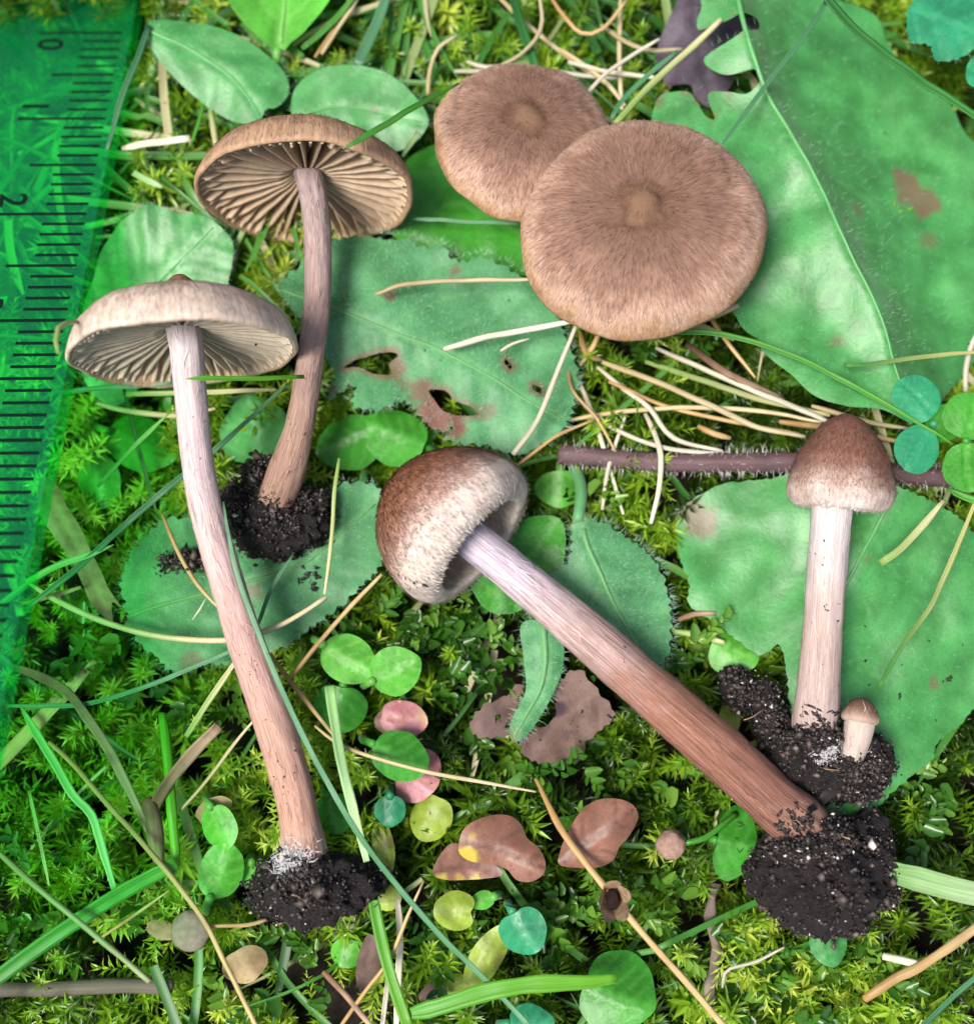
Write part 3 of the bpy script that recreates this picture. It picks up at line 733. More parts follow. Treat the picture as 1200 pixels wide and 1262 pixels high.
leaf('dried_strip', 'wide dried tan leaf strip with split end beside the ruler edge', 'leaf',
     [(52, 590), (68, 596), (84, 625), (100, 650), (112, 680), (125, 705), (133, 725), (148, 748), (137, 742), (138, 768), (128, 760), (112, 742), (98, 712), (85, 685), (68, 660), (52, 630)], 8.4,
     [(55, 600), (90, 665), (130, 755)], M['tanleaf'], fold=(.3, -.2), vsp=16, quilt=.1, res=5, rough=.7, blots=[(90, 670, 10, .3)])

# ------------------------------------------------------------------ blades of grass and straws
def blade(label, cat, name, pts, zs, wpx, mat, group=None, kind='flat', t0=.75, t1=.15, twist=.0):
    p = np.array(pts, float)
    zc = np.interp(np.linspace(0, 1, len(p)), np.linspace(0, 1, len(zs)), zs)
    q = crom(np.column_stack([p, zc]), 11)
    W = PV(q[:, 0], q[:, 1], q[:, 2])
    n = len(W)
    for i in range(n):
        W[i, 2] += .18 * nz((i * .35, wpx, len(pts)), 1, pts[0][0] * .01)
    s = np.linspace(0, 1, n)
    hw = .88 * wpx / 2 * np.array([mmpp(a, b, c) for a, b, c in q]) 
    prof = np.minimum(1, np.minimum(t0 + s / .12 * (1 - t0), t1 + (1 - s) / .3 * (1 - t1)))
    hw = hw * np.clip(prof, .05, 1) * (1 + .12 * np.array([nz((i * .5, 3.3, wpx), 1, pts[0][1] * .02) for i in range(n)]))
    org = W[0].copy()
    if kind == 'tube':
        V, Fc, uv, fb = tube(W - org, hw, 8, .75)
        me = new_mesh(name, V, Fc, M[mat], True, uv=uv)
    else:
        T = np.gradient(W, axis=0); T /= np.linalg.norm(T, axis=1)[:, None]
        nv = BACK + np.array([RNG.normal(0, .2), RNG.normal(0, .2), 0])
        S = np.cross(T, nv); S /= np.linalg.norm(S, axis=1)[:, None]
        N = np.cross(S, T)
        if twist:
            a = twist * s; S, N = S * np.cos(a)[:, None] + N * np.sin(a)[:, None], N * np.cos(a)[:, None] - S * np.sin(a)[:, None]
        u = np.array([-1, -.5, 0, .5, 1]); dz = np.array([.35, .08, -.12, .08, .35]) * .7
        th = .12
        ring = []
        for uu, dd in zip(u, dz): ring.append(W + S * (hw * uu)[:, None] + N * (hw * dd)[:, None])
        for uu, dd in zip(u[::-1], dz[::-1]): ring.append(W + S * (hw * uu * .96)[:, None] + N * (hw * dd - np.minimum(th, hw * .5))[:, None])
        k = len(ring)
        V = np.stack(ring, 1).reshape(-1, 3) - org
        idx = np.arange(n * k).reshape(n, k); nx = np.roll(idx, -1, 1)
        Q = np.stack([idx[:-1], idx[1:], nx[1:], nx[:-1]], -1).reshape(-1, 4)
        uu = np.concatenate([(u + 1) / 2, (u[::-1] + 1) / 2])
        uv = np.stack([np.tile(uu, n), np.repeat(s, k)], 1)
        Fc = [tuple(int(i) for i in f) for f in Q] + [tuple(int(i) for i in idx[0]), tuple(int(i) for i in idx[-1][::-1])]
        me = new_mesh(name, V, Fc, M[mat], True, uv=uv)
    o = add(name, me, org)
    return top(o, label, cat, group)

G, S_ = 'grass_blade', 'straw'
TG = 'dry straws tangled between the big round cap and the conical mushroom'
TL = 'dry straw in the tangle between the big round cap and the conical mushroom'
TB = 'pale straws behind the rear round cap'
TBL = 'pale straw in the tangle behind the rear round cap'
B = [
 # front grass over the mushrooms
 (G, 'dark grass blade lying along the long bent stem down to the lower edge', [(275, 618), (290, 700), (322, 790), (370, 900), (430, 1010), (480, 1080), (540, 1150), (600, 1210), (655, 1268)], (18.0, 17, 15.6, 14.2, 12.2, 11, 10.5), 8, 'g_teal', 'flat', .3, .9),
 (G, 'short green grass tip lying over the back gilled cap', [(427, 180), (470, 156), (515, 129), (566, 102)], (22.5, 22, 20, 15), 9, 'g_green', 'flat', .5, .3),
 (G, 'thin green grass blade slanting from the top onto the big round cap edge', [(1022, -5), (990, 45), (950, 96), (886, 183)], (14, 13.5, 13.5, 16), 7, 'g_teal', 'flat', .9, .5),
 (G, 'thick dark grass stem crossing the top of the broad leaf', [(1012, -12), (1040, 22), (1075, 54), (1130, 95), (1210, 148)], (15, 14.5, 14, 14), 12, 'g_dark', 'flat', .9, .9),
 (G, 'long green blade arching from below the big round cap over the broad leaf', [(735, 408), (820, 408), (900, 414), (980, 440), (1060, 480), (1130, 520), (1175, 548)], (11.5, 12.4, 13, 13.4, 13.2), 8, 'g_green', 'flat', .4, .3),
 (G, 'thin grass blade with white cut end lying on the broad leaf tip', [(1040, 450), (1068, 449), (1110, 443), (1160, 437), (1210, 433)], (13, 13.2, 13, 12), 6, 'g_tip', 'flat', 1, .6),
 (G, 'bluish grass blade running up past the long bent stem to the back stem', [(30, 752), (95, 700), (165, 637), (220, 590), (262, 557), (355, 472)], (11, 11.4, 11.2, 11, 10.5, 10.2), 9, 'g_teal', 'flat', .6, .4),
 (G, 'pale grass blade crossing the dried tan strip beside the ruler', [(32, 718), (70, 698), (110, 684), (140, 671)], (11.5, 11.5, 11.2), 9, 'g_pale', 'flat', .9, .2),
 (G, 'thin green blade reaching up to the long bent stem from the lower left', [(120, 600), (165, 550), (212, 506)], (9, 10, 11), 6, 'g_green', 'flat', .8, .3),
 (G, 'bright thin green blade passing in front of the long bent stem near its cap', [(228, 467), (280, 466), (330, 466), (375, 464)], (20.5, 19, 15), 7, 'g_bright', 'flat', .1, .8),
 (G, 'bluish blade lying across between ruler and long bent stem under the cap', [(75, 484), (120, 479), (212, 472)], (10, 10.5, 10.5), 7, 'g_teal', 'flat', .9, .5),
 (S_, 'yellowish straw lying across behind the long bent stem below the cap', [(155, 486), (230, 484), (340, 480)], (8.5, 9, 9), 7, 's_green', 'flat', .9, .5),
 (S_, 'faded straw behind the long bent stem lower than the yellowish one', [(120, 497), (160, 507), (220, 512), (265, 503)], (8, 8.2, 8.4), 8, 'straw', 'tube', .8, .6),
 (G, 'dark thin blade behind leaves left of the long bent stem', [(152, 478), (165, 530), (178, 580), (195, 640)], (8.2, 8, 7.5), 6, 'g_dark', 'flat', .6, .4),
 (G, 'pale hooked grass tip curling over the ruler edge at the cap', [(72, 436), (69, 420), (72, 404), (82, 398), (98, 397)], (26, 26, 25, 22), 8, 's_green', 'tube', .6, .8),
 (S_, 'cream straw lying on the hairy leaf just under the big round cap, upper of two', [(463, 362), (500, 350), (560, 346), (660, 344)], (11.2, 11.4, 11.6, 12.2), 7, 'straw', 'tube', .8, .6),
 (S_, 'cream straw lying on the hairy leaf, lower of two with blunt end', [(547, 430), (600, 415), (660, 404), (710, 394)], (11.2, 11.6, 12, 12.4), 9, 's_white', 'tube', .8, .8),
 (S_, 'pale straw slanting from the big round cap down to the half closed cap', [(632, 560), (662, 518), (690, 450), (712, 396)], (12, 12.2, 12.4, 12), 8, 's_white', 'tube', .9, .7),
 (S_, 'thin short pale straw bit on the hairy leaf', [(617, 432), (632, 423), (652, 417)], (10.8, 10.9), 4, 's_white', 'tube', .8, .5),
 (G, 'thin pale blue green blade lying across the dark leaf between the caps', [(508, 269), (560, 272), (645, 276)], (9, 9.3, 9.5), 5, 'g_teal', 'flat', .8, .8),
 (S_, 'curved cream straw arc across the pale hairy leaf behind the long bent stem', [(35, 718), (70, 740), (130, 767), (200, 785), (280, 789), (330, 777), (370, 757), (402, 736)], (10.5, 10.2, 10, 10.2, 10.6, 10.2), 9, 'straw', 'tube', .6, .7),
 (S_, 'yellow straw under the crossing blades next to the ruler', [(28, 744), (60, 736), (100, 724)], (9.4, 9.2), 7, 's_tan', 'tube', .9, .7),
 (G, 'dark green blade curving from the ruler to the long bent stem', [(8, 870), (60, 870), (110, 867), (180, 846), (230, 826), (290, 800)], (10, 10.4, 10.6, 10.5), 7, 'g_teal', 'flat', .6, .7),
 (S_, 'pale withered leaf bending into a brown frayed stalk left of the tan joint', [(18, 822), (50, 834), (82, 852), (108, 885), (130, 918), (150, 955), (172, 1000), (186, 1032)], (10, 10.5, 11, 10.2, 9.5, 9), 14, 's_brown', 'flat', .6, .5),
 (G, 'whitish green flat blade bending downward at the left', [(26, 872), (45, 905), (68, 942), (90, 980), (113, 1005), (127, 1050), (142, 1100)], (9, 9.4, 10, 9.6, 9.2), 12, 'g_pale', 'flat', .3, .6),
 (S_, 'broad olive brown dead blade running to the ruler lower edge', [(-10, 950), (40, 898), (80, 855), (118, 815)], (7.8, 8, 7.4), 20, 's_tan', 'flat', .9, .4),
 (S_, 'long tan straw from the left moss past the grey seed disc to the lower edge', [(60, 915), (90, 942), (140, 1000), (187, 1052), (247, 1129), (280, 1192), (320, 1275)], (9.5, 10, 10.8, 11, 11, 10.4), 8, 's_tan', 'tube', .8, .8),
 (S_, 'broken tan stalk with split flat end beside the bright green stem', [(188, 998), (205, 968), (235, 930), (269, 895)], (9.6, 10.4, 11), 17, 's_brown', 'flat', .9, .9),
 (S_, 'upright brown sheath stump under the broken tan stalk', [(180, 985), (188, 1005), (192, 1035), (196, 1062)], (9.8, 9.4, 8), 24, 's_brown', 'tube', .7, .7),
 (G, 'short bright green stem standing beside the broken tan stalk', [(200, 880), (206, 930), (212, 1000), (217, 1068)], (8, 9, 9.6, 9.2), 15, 'g_bright', 'tube', .8, .9),
 (S_, 'thin straw leaning against the lower part of the long bent stem', [(222, 1000), (255, 962), (290, 915), (318, 882)], (9, 9.6, 10.4), 5, 'straw', 'tube', .8, .6),
 (G, 'broad flat green blade with blunt end at the lower left', [(-12, 1212), (40, 1173), (80, 1145), (150, 1100), (217, 1064)], (10, 10.4, 10.6, 10.4), 22, 'g_green', 'flat', .9, .85),
 (S_, 'cream straw lying over the broad flat blade at the lower left', [(-12, 1042), (30, 1080), (65, 1110), (120, 1155), (184, 1210)], (11, 11.6, 12, 11.6), 9, 'straw', 'tube', .7, .9),
 (S_, 'thin straw behind the broad flat blade', [(115, 1162), (160, 1132), (208, 1098)], (8.6, 8.8), 5, 's_tan', 'tube', .8, .5),
 (G, 'faint thin green straw in the moss left of the whitish blade', [(36, 975), (48, 1030), (60, 1092)], (7.6, 8), 5, 's_green', 'flat', .8, .5),
 (G, 'pale upright cut grass blade beside the small round leaves', [(406, 846), (412, 890), (422, 945), (437, 1005), (452, 1062)], (12, 12, 11.6, 11), 14, 'g_pale', 'flat', .95, .6),
 (G, 'bright flat grass blade from the soil clump to the lower edge', [(458, 1098), (468, 1150), (482, 1205), (503, 1268)], (10, 10.4, 10.4), 17, 'g_bright', 'flat', .6, .9),
 (G, 'widest bright green grass blade lying across the lower edge', [(495, 1252), (540, 1241), (600, 1223), (660, 1213), (720, 1211), (760, 1207)], (10, 10.8, 11.2, 11, 10.6), 24, 'g_bright', 'flat', .35, .5),
 (S_, 'tan thin straw beside the bright flat blade below the soil clump', [(415, 1272), (450, 1222), (480, 1182), (503, 1128), (522, 1086)], (9, 9.6, 9.8, 9.6), 6, 's_tan', 'tube', .8, .5),
 (S_, 'bleached vertical straw under the bright flat blade', [(490, 1108), (493, 1160), (490, 1215), (488, 1270)], (8, 8.2, 8), 9, 's_white', 'flat', .7, .8),
 (S_, 'thin bleached straw left of the bleached vertical straw at the lower edge', [(478, 1205), (474, 1240), (470, 1272)], (8, 8.2), 7, 's_white', 'flat', .7, .8),
 (S_, 'brown straw stub at the lower edge left of the bright flat blade', [(398, 1198), (425, 1226), (460, 1268)], (9, 9.4), 9, 's_brown', 'tube', .7, .8),
 (S_, 'thin cream straw under the pink leaf running right to the brown leaf stalk', [(388, 895), (410, 912), (440, 927), (520, 950), (600, 965), (660, 976)], (10.6, 10.8, 11, 10.6, 9.6), 6, 'straw', 'tube', .6, .5),
 (S_, 'long brown dead flower stalk running from the brown leaves to the lower edge', [(660, 960), (690, 1020), (720, 1062), (760, 1112), (800, 1160), (850, 1216), (900, 1275)], (8.6, 10.5, 11.4, 11.6, 11, 10), 10, 's_tan', 'tube', .5, .9),
 (G, 'very wide pale green blade at the right of the largest soil clump', [(1090, 1072), (1130, 1082), (1170, 1093), (1215, 1104)], (10.5, 11, 10.6), 36, 'g_pale', 'flat', .75, .95),
 (S_, 'thick tan jointed straw at the lower right', [(1065, 1232), (1100, 1208), (1135, 1190), (1175, 1163), (1215, 1136)], (8.4, 9, 9.4, 9), 15, 's_tan', 'tube', .8, .9),
 (S_, 'side branch stub of the jointed straw at the lower right', [(1088, 1179), (1112, 1184), (1138, 1191)], (9, 9.2), 12, 's_white', 'tube', .9, .9),
 (G, 'bluish blade crossing the lower right corner', [(1130, 1272), (1165, 1237), (1212, 1195)], (9.5, 9.8), 9, 'g_teal', 'flat', .8, .8),
 (S_, 'fine white hooked root thread in the moss under the largest soil clump', [(890, 1218), (893, 1200), (900, 1194), (935, 1184), (966, 1168)], (9, 9.4, 9.4), 5, 's_white', 'tube', .6, .6),
 (S_, 'tan straw leaning on the half closed cap from the lower left', [(355, 840), (385, 802), (425, 755), (470, 708)], (9.6, 10.2, 10.8), 7, 's_tan', 'tube', .7, .7),
 (S_, 'tan straw right of the long bent stem crossing under the leaning straw', [(332, 806), (352, 832), (380, 868), (410, 905)], (9, 9.4, 9.4), 7, 's_tan', 'tube', .7, .7),
 (S_, 'green to tan straw left of the middle of the long bent stem', [(229, 908), (250, 875), (270, 845), (292, 812)], (9, 9.5, 9.8), 8, 's_green', 'flat', .8, .6),
 (S_, 'thin straw hanging below the back soil clump over the pale hairy leaf', [(418, 565), (412, 610), (408, 670), (400, 732)], (10.4, 10.4, 10.4), 6, 's_green', 'tube', .7, .6),
 (S_, 'fine tan straw crossing the pale hairy leaf left of the long bent stem', [(200, 635), (222, 685), (243, 720), (272, 752)], (10.2, 10.2, 10.4), 6, 's_tan', 'tube', .6, .6),
 (G, 'faint green blade on the pale hairy leaf right of the long bent stem', [(318, 770), (335, 725), (362, 682)], (9.8, 10), 6, 'g_teal', 'flat', .7, .3),
 (G, 'tiny white green splinter on the pale hairy leaf', [(237, 764), (246, 752), (254, 738)], (9.4, 9.6), 3, 's_white', 'tube', .6, .4),
 (S_, 'yellow green straw with cut end right of the conical mushroom stem', [(1085, 694), (1110, 676), (1140, 644), (1162, 617)], (11.6, 12, 12), 10, 's_green', 'flat', .95, .5),
 (G, 'long thin blade half brown half green on the leaf right of the conical mushroom', [(1082, 848), (1112, 795), (1145, 750), (1172, 690), (1205, 612)], (11, 11.4, 11.8, 12.4), 7, 'g_tip', 'flat', .6, .7),
 (G, 'green blade tip lying at the right edge below the bright clover', [(1168, 602), (1188, 612), (1215, 622)], (12, 12.4), 10, 'g_green', 'flat', .2, .8),
 (S_, 'white bent straw at the right edge above the bright clover', [(1190, 482), (1190, 455), (1197, 425), (1210, 402)], (10.6, 11, 11.4), 8, 's_white', 'tube', .9, .8),
 (S_, 'cream straw under the lower right rim of the big round cap', [(862, 396), (885, 386), (910, 376)], (10, 11), 10, 'straw', 'tube', .8, .7),
 (S_, 'pale looped straw standing left of the large smooth leaf', [(795, 510), (806, 532), (814, 562), (812, 602), (802, 645)], (8.5, 9.4, 9.6, 8.8), 8, 's_white', 'tube', .7, .7),
 (S_, 'fine straw behind the hairy leaf left of the purple stem', [(637, 574), (665, 552), (690, 535), (732, 517)], (10.4, 10, 9.2), 5, 's_tan', 'tube', .8, .6),
 (S_, 'straw bit lying at the tip of the large smooth leaf, upper', [(836, 764), (855, 757), (882, 756)], (6.8, 7), 8, 's_brown', 'tube', .8, .7),
 (S_, 'straw bit lying at the tip of the large smooth leaf, lower', [(828, 778), (860, 783), (892, 792)], (6.4, 6.8), 9, 's_green', 'tube', .8, .7),
 # top left
 (G, 'bluish blade hanging beside the ruler top corner', [(184, 30), (168, 75), (150, 118), (132, 185)], (10.5, 11, 11), 8, 'g_teal', 'flat', .8, .5),
 (G, 'short blade with white cut end between ruler and back gilled cap', [(150, 183), (175, 178), (205, 174), (234, 170)], (9.4, 9.8, 10), 9, 's_white', 'flat', .5, 1),
 (G, 'short pale blade with blunt end below the white cut blade', [(164, 212), (182, 222), (200, 231)], (9.2, 9.5), 9, 'g_pale', 'flat', 1, .5),
 (G, 'thin green blade under the tip of the big oval leaf', [(252, 122), (244, 150), (236, 178)], (8.4, 8.6), 5, 'g_green', 'flat', .8, .5),
 (S_, 'yellow green stalk standing below the big oval leaf', [(258, 128), (262, 150), (266, 180)], (7.5, 7.7), 9, 's_green', 'tube', .9, .8),
 (G, 'wide pale bluish blade above the rounded light green leaf', [(440, 82), (452, 55), (466, 25), (478, -10)], (8.6, 9, 9), 16, 'g_teal', 'flat', .8, .8),
 (G, 'slanting green blade left of the wide pale bluish one', [(372, 60), (395, 40), (420, 15), (440, -10)], (8, 8.6, 9), 8, 'g_green', 'flat', .8, .6),
 (S_, 'slanting straw between the top leaves', [(396, 66), (412, 42), (428, 18), (445, -12)], (8, 8.4, 8.6), 6, 'straw', 'tube', .8, .6),
 (S_, 'straw crossing the slanting ones between the top leaves', [(388, 70), (420, 22), (432, -8)], (7.8, 8), 5, 's_tan', 'tube', .8, .6),
 (S_, 'curved straw left of the rear round cap', [(527, 116), (530, 85), (540, 60), (563, 43)], (8, 8.4, 8.6), 6, 'straw', 'tube', .8, .6),
 (G, 'thick dark green blade standing behind the rear round cap', [(630, -12), (640, 25), (652, 60), (664, 100)], (10, 10.2, 10), 13, 'g_dark', 'flat', .9, .8),
 (S_, 'looping straw around the thick dark blade behind the rear round cap', [(612, 82), (640, 68), (660, 48), (668, 25), (664, -8)], (10.2, 10.8, 11, 10), 6, 'straw', 'tube', .7, .8),
 (S_, 'bent tan straw forming a hook at the top above the big round cap', [(676, -8), (695, 20), (716, 40), (742, 36), (772, 0)], (10, 10.4, 10.6, 10), 6, 's_tan', 'tube', .8, .8),
 (G, 'teal blade at the upper rim of the big round cap', [(752, 148), (768, 122), (800, 91), (835, 62)], (12, 12.2, 12), 7, 'g_teal', 'flat', .7, .6),
 (S_, 'thick tan straw leaning on the dried purple scrap above the big round cap', [(758, 152), (800, 106), (848, 62), (888, 24)], (12, 12.4, 12.4), 10, 's_green', 'tube', .9, .8),
 (S_, 'white straw crossing behind the big round cap rim', [(716, 122), (745, 92), (775, 70), (812, 48)], (11, 11.2, 11), 6, 's_white', 'tube', .8, .7),
 (G, 'pale tip between the gilled cap and the dark leaf', [(496, 192), (504, 178), (516, 162)], (9.4, 9.6), 9, 'g_pale', 'flat', .4, .9),
]
for i in range(7):
    q = [[(612, -8), (650, 30), (700, 70), (748, 104)], [(560, 88), (640, 86), (765, 96)], [(765, -8), (763, 60), (766, 135)], [(575, 76), (600, 82), (640, 80)], [(690, 60), (740, 95), (770, 130)], [(700, 76), (750, 88), (812, 96)], [(740, 30), (790, 60), (840, 60)]][i]
    B.append((S_, ['cream straw in', 'bleached white straw in'][i % 2] + TBL[13:], q, (8.2 + .2 * i, 8.6 + .2 * i, 8.3 + .2 * i), 7, ['straw', 's_white'][i % 2], 'tube', .7, .7, TB))
for i, (q, ww, mt) in enumerate([
    ([(705, 455), (722, 490), (740, 540), (768, 634)], 7, 's_white'), ([(742, 628), (750, 575), (772, 508)], 6, 's_white'), ([(700, 518), (760, 508), (850, 502), (940, 507), (1012, 520)], 7, 'straw'),
    ([(736, 452), (770, 480), (800, 503), (830, 540), (890, 556)], 7, 's_white'), ([(742, 446), (800, 467), (877, 500), (935, 527), (992, 538)], 9, 'straw'), ([(808, 428), (870, 456), (930, 482), (1000, 510), (1055, 540)], 8, 's_white'),
    ([(846, 424), (900, 462), (965, 492)], 10, 's_brown'), ([(795, 446), (870, 470), (930, 490), (1022, 512)], 9, 's_green'), ([(868, 380), (895, 420), (930, 465)], 6, 's_tan'), ([(860, 525), (880, 535), (900, 540)], 9, 's_tan'),
    ([(715, 410), (722, 435), (745, 445)], 9, 's_tan'), ([(742, 400), (732, 425), (715, 450)], 8, 's_tan'), ([(720, 500), (760, 530), (820, 552), (900, 560)], 7, 's_white'), ([(700, 440), (705, 480), (735, 515), (760, 560)], 5, 's_tan'), ([(960, 520), (1040, 530), (1110, 545)], 9, 's_tan'), ([(1000, 500), (1070, 520), (1120, 528)], 7, 'straw'), ([(750, 470), (820, 500), (905, 520), (985, 535)], 6, 's_tan')]):
    lb = {'s_brown': 'single brown straw in', 's_green': 'yellow green straw in', 's_tan': 'tan dry straw in', 's_white': 'bleached white straw in', 'straw': 'cream dry straw in'}[mt] + TL[12:]
    B.append((S_, lb, q, (7.6 + .25 * (i % 6), 8.2 + .28 * (i % 7), 7.6 + .25 * (i % 5)), ww, mt, 'tube', .7, .6, TG))
for r in B:
    blade(r[1], 'grass' if r[0] == G else 'straw', r[0], r[2], r[3], r[4], r[5], r[9] if len(r) > 9 else None, r[6], r[7], r[8])

# twigs and the hairy purple stem
def stick(name, label, cat, pts, zs, wpx, mat, hairs=0, bumps=.06):
    p = np.array(pts, float); zc = np.interp(np.linspace(0, 1, len(p)), np.linspace(0, 1, len(zs)), zs)
    q = crom(np.column_stack([p, zc]), 10); W = PV(q[:, 0], q[:, 1], q[:, 2])
    r = wpx / 2 * np.array([mmpp(*x) for x in q]) * np.array([1 + .12 * nz((i * .3, 1.1, wpx), 1) for i in range(len(q))])
    V, Fc, uv, fb = tube(W - W[0], r, 14)
    V = V + np.array([[nz(v, 1.3) * bumps, nz(v, 1.3, 9) * bumps, nz(v, 1.3, 17) * bumps] for v in V])
    o = add(name, new_mesh(name, V, Fc, M[mat], True, uv=uv), W[0]); top(o, label, cat)
    if hairs:
        i = RNG.integers(0, len(W) - 1, hairs); t = RNG.uniform(0, 1, (hairs, 1))
        c = W[i] + (W[i + 1] - W[i]) * t - W[0]
        dv = RNG.normal(0, 1, (hairs, 3)); dv[:, 0] *= .3; dv /= np.linalg.norm(dv, axis=1)[:, None]
        Vh, Fh = hairs_mesh(c + dv * r[i][:, None] * .95, dv, RNG.uniform(.4, .9, hairs), .03, None)
        h = add('stem_hairs', new_mesh('stem_hairs', Vh, Fh, M['whitehair'], False), (0, 0, 0), o); h['kind'] = 'stuff'
    return o
stick('creeping_stem', 'hairy purple brown creeping stem passing behind the conical mushroom', 'stem', [(690, 560), (740, 564), (820, 570), (900, 570), (980, 570), (1060, 578), (1130, 586), (1220, 592)], (7.5, 8, 8.2, 8.4, 8.2), 25, 'twig', 900)
stick('twig', 'smooth grey brown twig at the lower left corner', 'twig', [(-20, 1219), (60, 1219), (140, 1215), (212, 1216)], (7.2, 7.4, 7.2), 19, 'twiggrey')
stick('twig', 'dark crumbly vertical root twig in the moss left of the largest soil clump', 'twig', [(880, 1090), (876, 1130), (882, 1180), (872, 1235)], (6, 6.4, 6), 13, 'twiggrey', 0, .35)

# seed disc, brown ball, dead flower
def blob(name, label, cat, c, r, mat, bumpy, squash=1.0, axis=None, n=24):
    a = np.linspace(0, 2 * np.pi, n, endpoint=False); b = np.linspace(0, np.pi, n // 2 + 1)
    V = []; 
    for bb in b:
        for aa in a:
            v = np.array([math.sin(bb) * math.cos(aa), math.sin(bb) * math.sin(aa), math.cos(bb) * squash])
            V.append(v * (1 + bumpy * nz(v, 2.2, r) + bumpy * .6 * nz(v, 5.5, r)) * r)
    idx = np.arange(len(V)).reshape(len(b), n); nx = np.roll(idx, -1, 1)
    Q = np.stack([idx[:-1], idx[1:], nx[1:], nx[:-1]], -1).reshape(-1, 4)
    o = add(name, new_mesh(name, np.array(V), Q, mat), c); top(o, label, cat)
    return o
M['seed'] = mat_plain('seed_grey', (.17, .12, .10), (.27, .20, .17), 2.0, .7, .3, .3, .1)
M['ball'] = mat_plain('ball_brown', (.20, .12, .09), (.34, .22, .17), 2.5, .8, .2, .6, .15)
M['husk'] = mat_plain('husk_tan', (.18, .11, .06), (.42, .30, .18), 1.2, .7, .2, .5, .2, .15)
M['dark'] = mat_plain('cavity_shade', (.012, .006, .006), (.03, .015, .012), 2, .9, .1, .2, .1)  # near-black colour with the shade of the husk's hollow put in
sd = blob('seed_disc', 'grey brown round seed disc on the tan straw at the lower left', 'seed', P(235, 1147, 10.2), 25 * mmpp(235, 1147, 10), M['seed'], .10, .45)
pts = crom([(0, 0, .1), (2.0, 0.35, .2), (4.2, .4, 0), (5.6, .7, -.5)], .5)
V, Fc, uv, fb = tube(pts, .16, 6); add('stalk', new_mesh('stalk', V, Fc, M['s_tan'], True, uv=uv), (0, 0, 0), sd)
bl = blob('seed_ball', 'small knobbly brown ball in the moss left of the largest soil clump', 'seed', P(827, 1041, 9.2), 18 * mmpp(827, 1041, 9), M['ball'], .16, .85)
pts = crom([(1.0, .1, 0), (2.6, .5, 0), (4.2, 1.5, -.6), (5.5, 2.2, -2)], .5)
V, Fc, uv, fb = tube(pts, .25, 6); add('stalk', new_mesh('stalk', V, Fc, M['g_green'], True, uv=uv), (0, 0, 0), bl)
c = P(756, 1110, 13.0)
fl_ = empty('dead_flower', c - np.array([0, 0, 1.5])); top(fl_, 'withered tan flower husk with open centre coloured dark as shade on the brown stalk', 'flower')
for k in range(5):
    a = 2 * math.pi * k / 5 + .4
    V = []
    for i in range(7):
        t = i / 6
        for j in range(4):
            u = (j / 3 - .5) * 2 * (.55 + .35 * math.sin(math.pi * t)) * (1 - .5 * t ** 3)
            rr = .45 + .75 * t
            z_ = -.6 + 2.4 * t - .35 * abs(u) + .1 * nz((k, i, j), 1.1)
            V.append((rr * math.cos(a) - u * math.sin(a) * .8, rr * math.sin(a) * 1.3 + u * math.cos(a) * .8, z_ + 1.0))
    idx = np.arange(28).reshape(7, 4)
    Q = np.stack([idx[:-1, :-1], idx[:-1, 1:], idx[1:, 1:], idx[1:, :-1]], -1).reshape(-1, 4)
    add('petal', new_mesh('petal', np.array(V), Q, M['husk']), (0, 0, 0), fl_)
ctr = blob('hollow_shade', '', '', (0, 0, 0), .55, M['dark'], .15)  # solid dark ball stands in for the shade inside the open husk
del ctr['label'], ctr['category']
ctr.parent = fl_; ctr.location = (0, 0, 1.0); ctr.scale = (1, 1.3, 1)

# ------------------------------------------------------------------ mushrooms
def smooth_profile(prof, n):
    p = np.array(prof, float); q = crom(p, .02)
    d = np.concatenate([[0], np.cumsum(np.linalg.norm(np.diff(q, axis=0), axis=1))])
    s = np.linspace(0, d[-1], n)
    return np.stack([np.interp(s, d, q[:, 0]), np.interp(s, d, q[:, 1])], 1)

def fibrils(P0, T, N, L, width, prof, fib, tint, lift):
    n = len(P0)
    side = np.cross(T, N); side /= np.linalg.norm(side, axis=1)[:, None] + 1e-9
    m_ = P0 + T * (L * .5)[:, None] + N * (lift)[:, None] * .8 + side * (RNG.normal(0, .10, n) * L)[:, None]
    t_ = P0 + T * L[:, None] + N * (lift * RNG.uniform(.2, 1.6, n))[:, None] + side * (RNG.normal(0, .22, n) * L)[:, None]
    w = width[:, None]
    V = np.stack([P0 - side * w / 2, P0 + side * w / 2, m_ - side * w * .45, m_ + side * w * .45, t_], 1).reshape(-1, 3)
    k = np.arange(n)[:, None] * 5
    Fc = np.concatenate([k + np.array([[0, 1, 3]]), k + np.array([[0, 3, 2]]), k + np.array([[2, 3, 4]])], 0)
    rep = lambda a: np.repeat(a, 5, axis=0)
    return V, Fc, {'prof': rep(prof), 'fib': rep(fib), 'tint': rep(tint)}

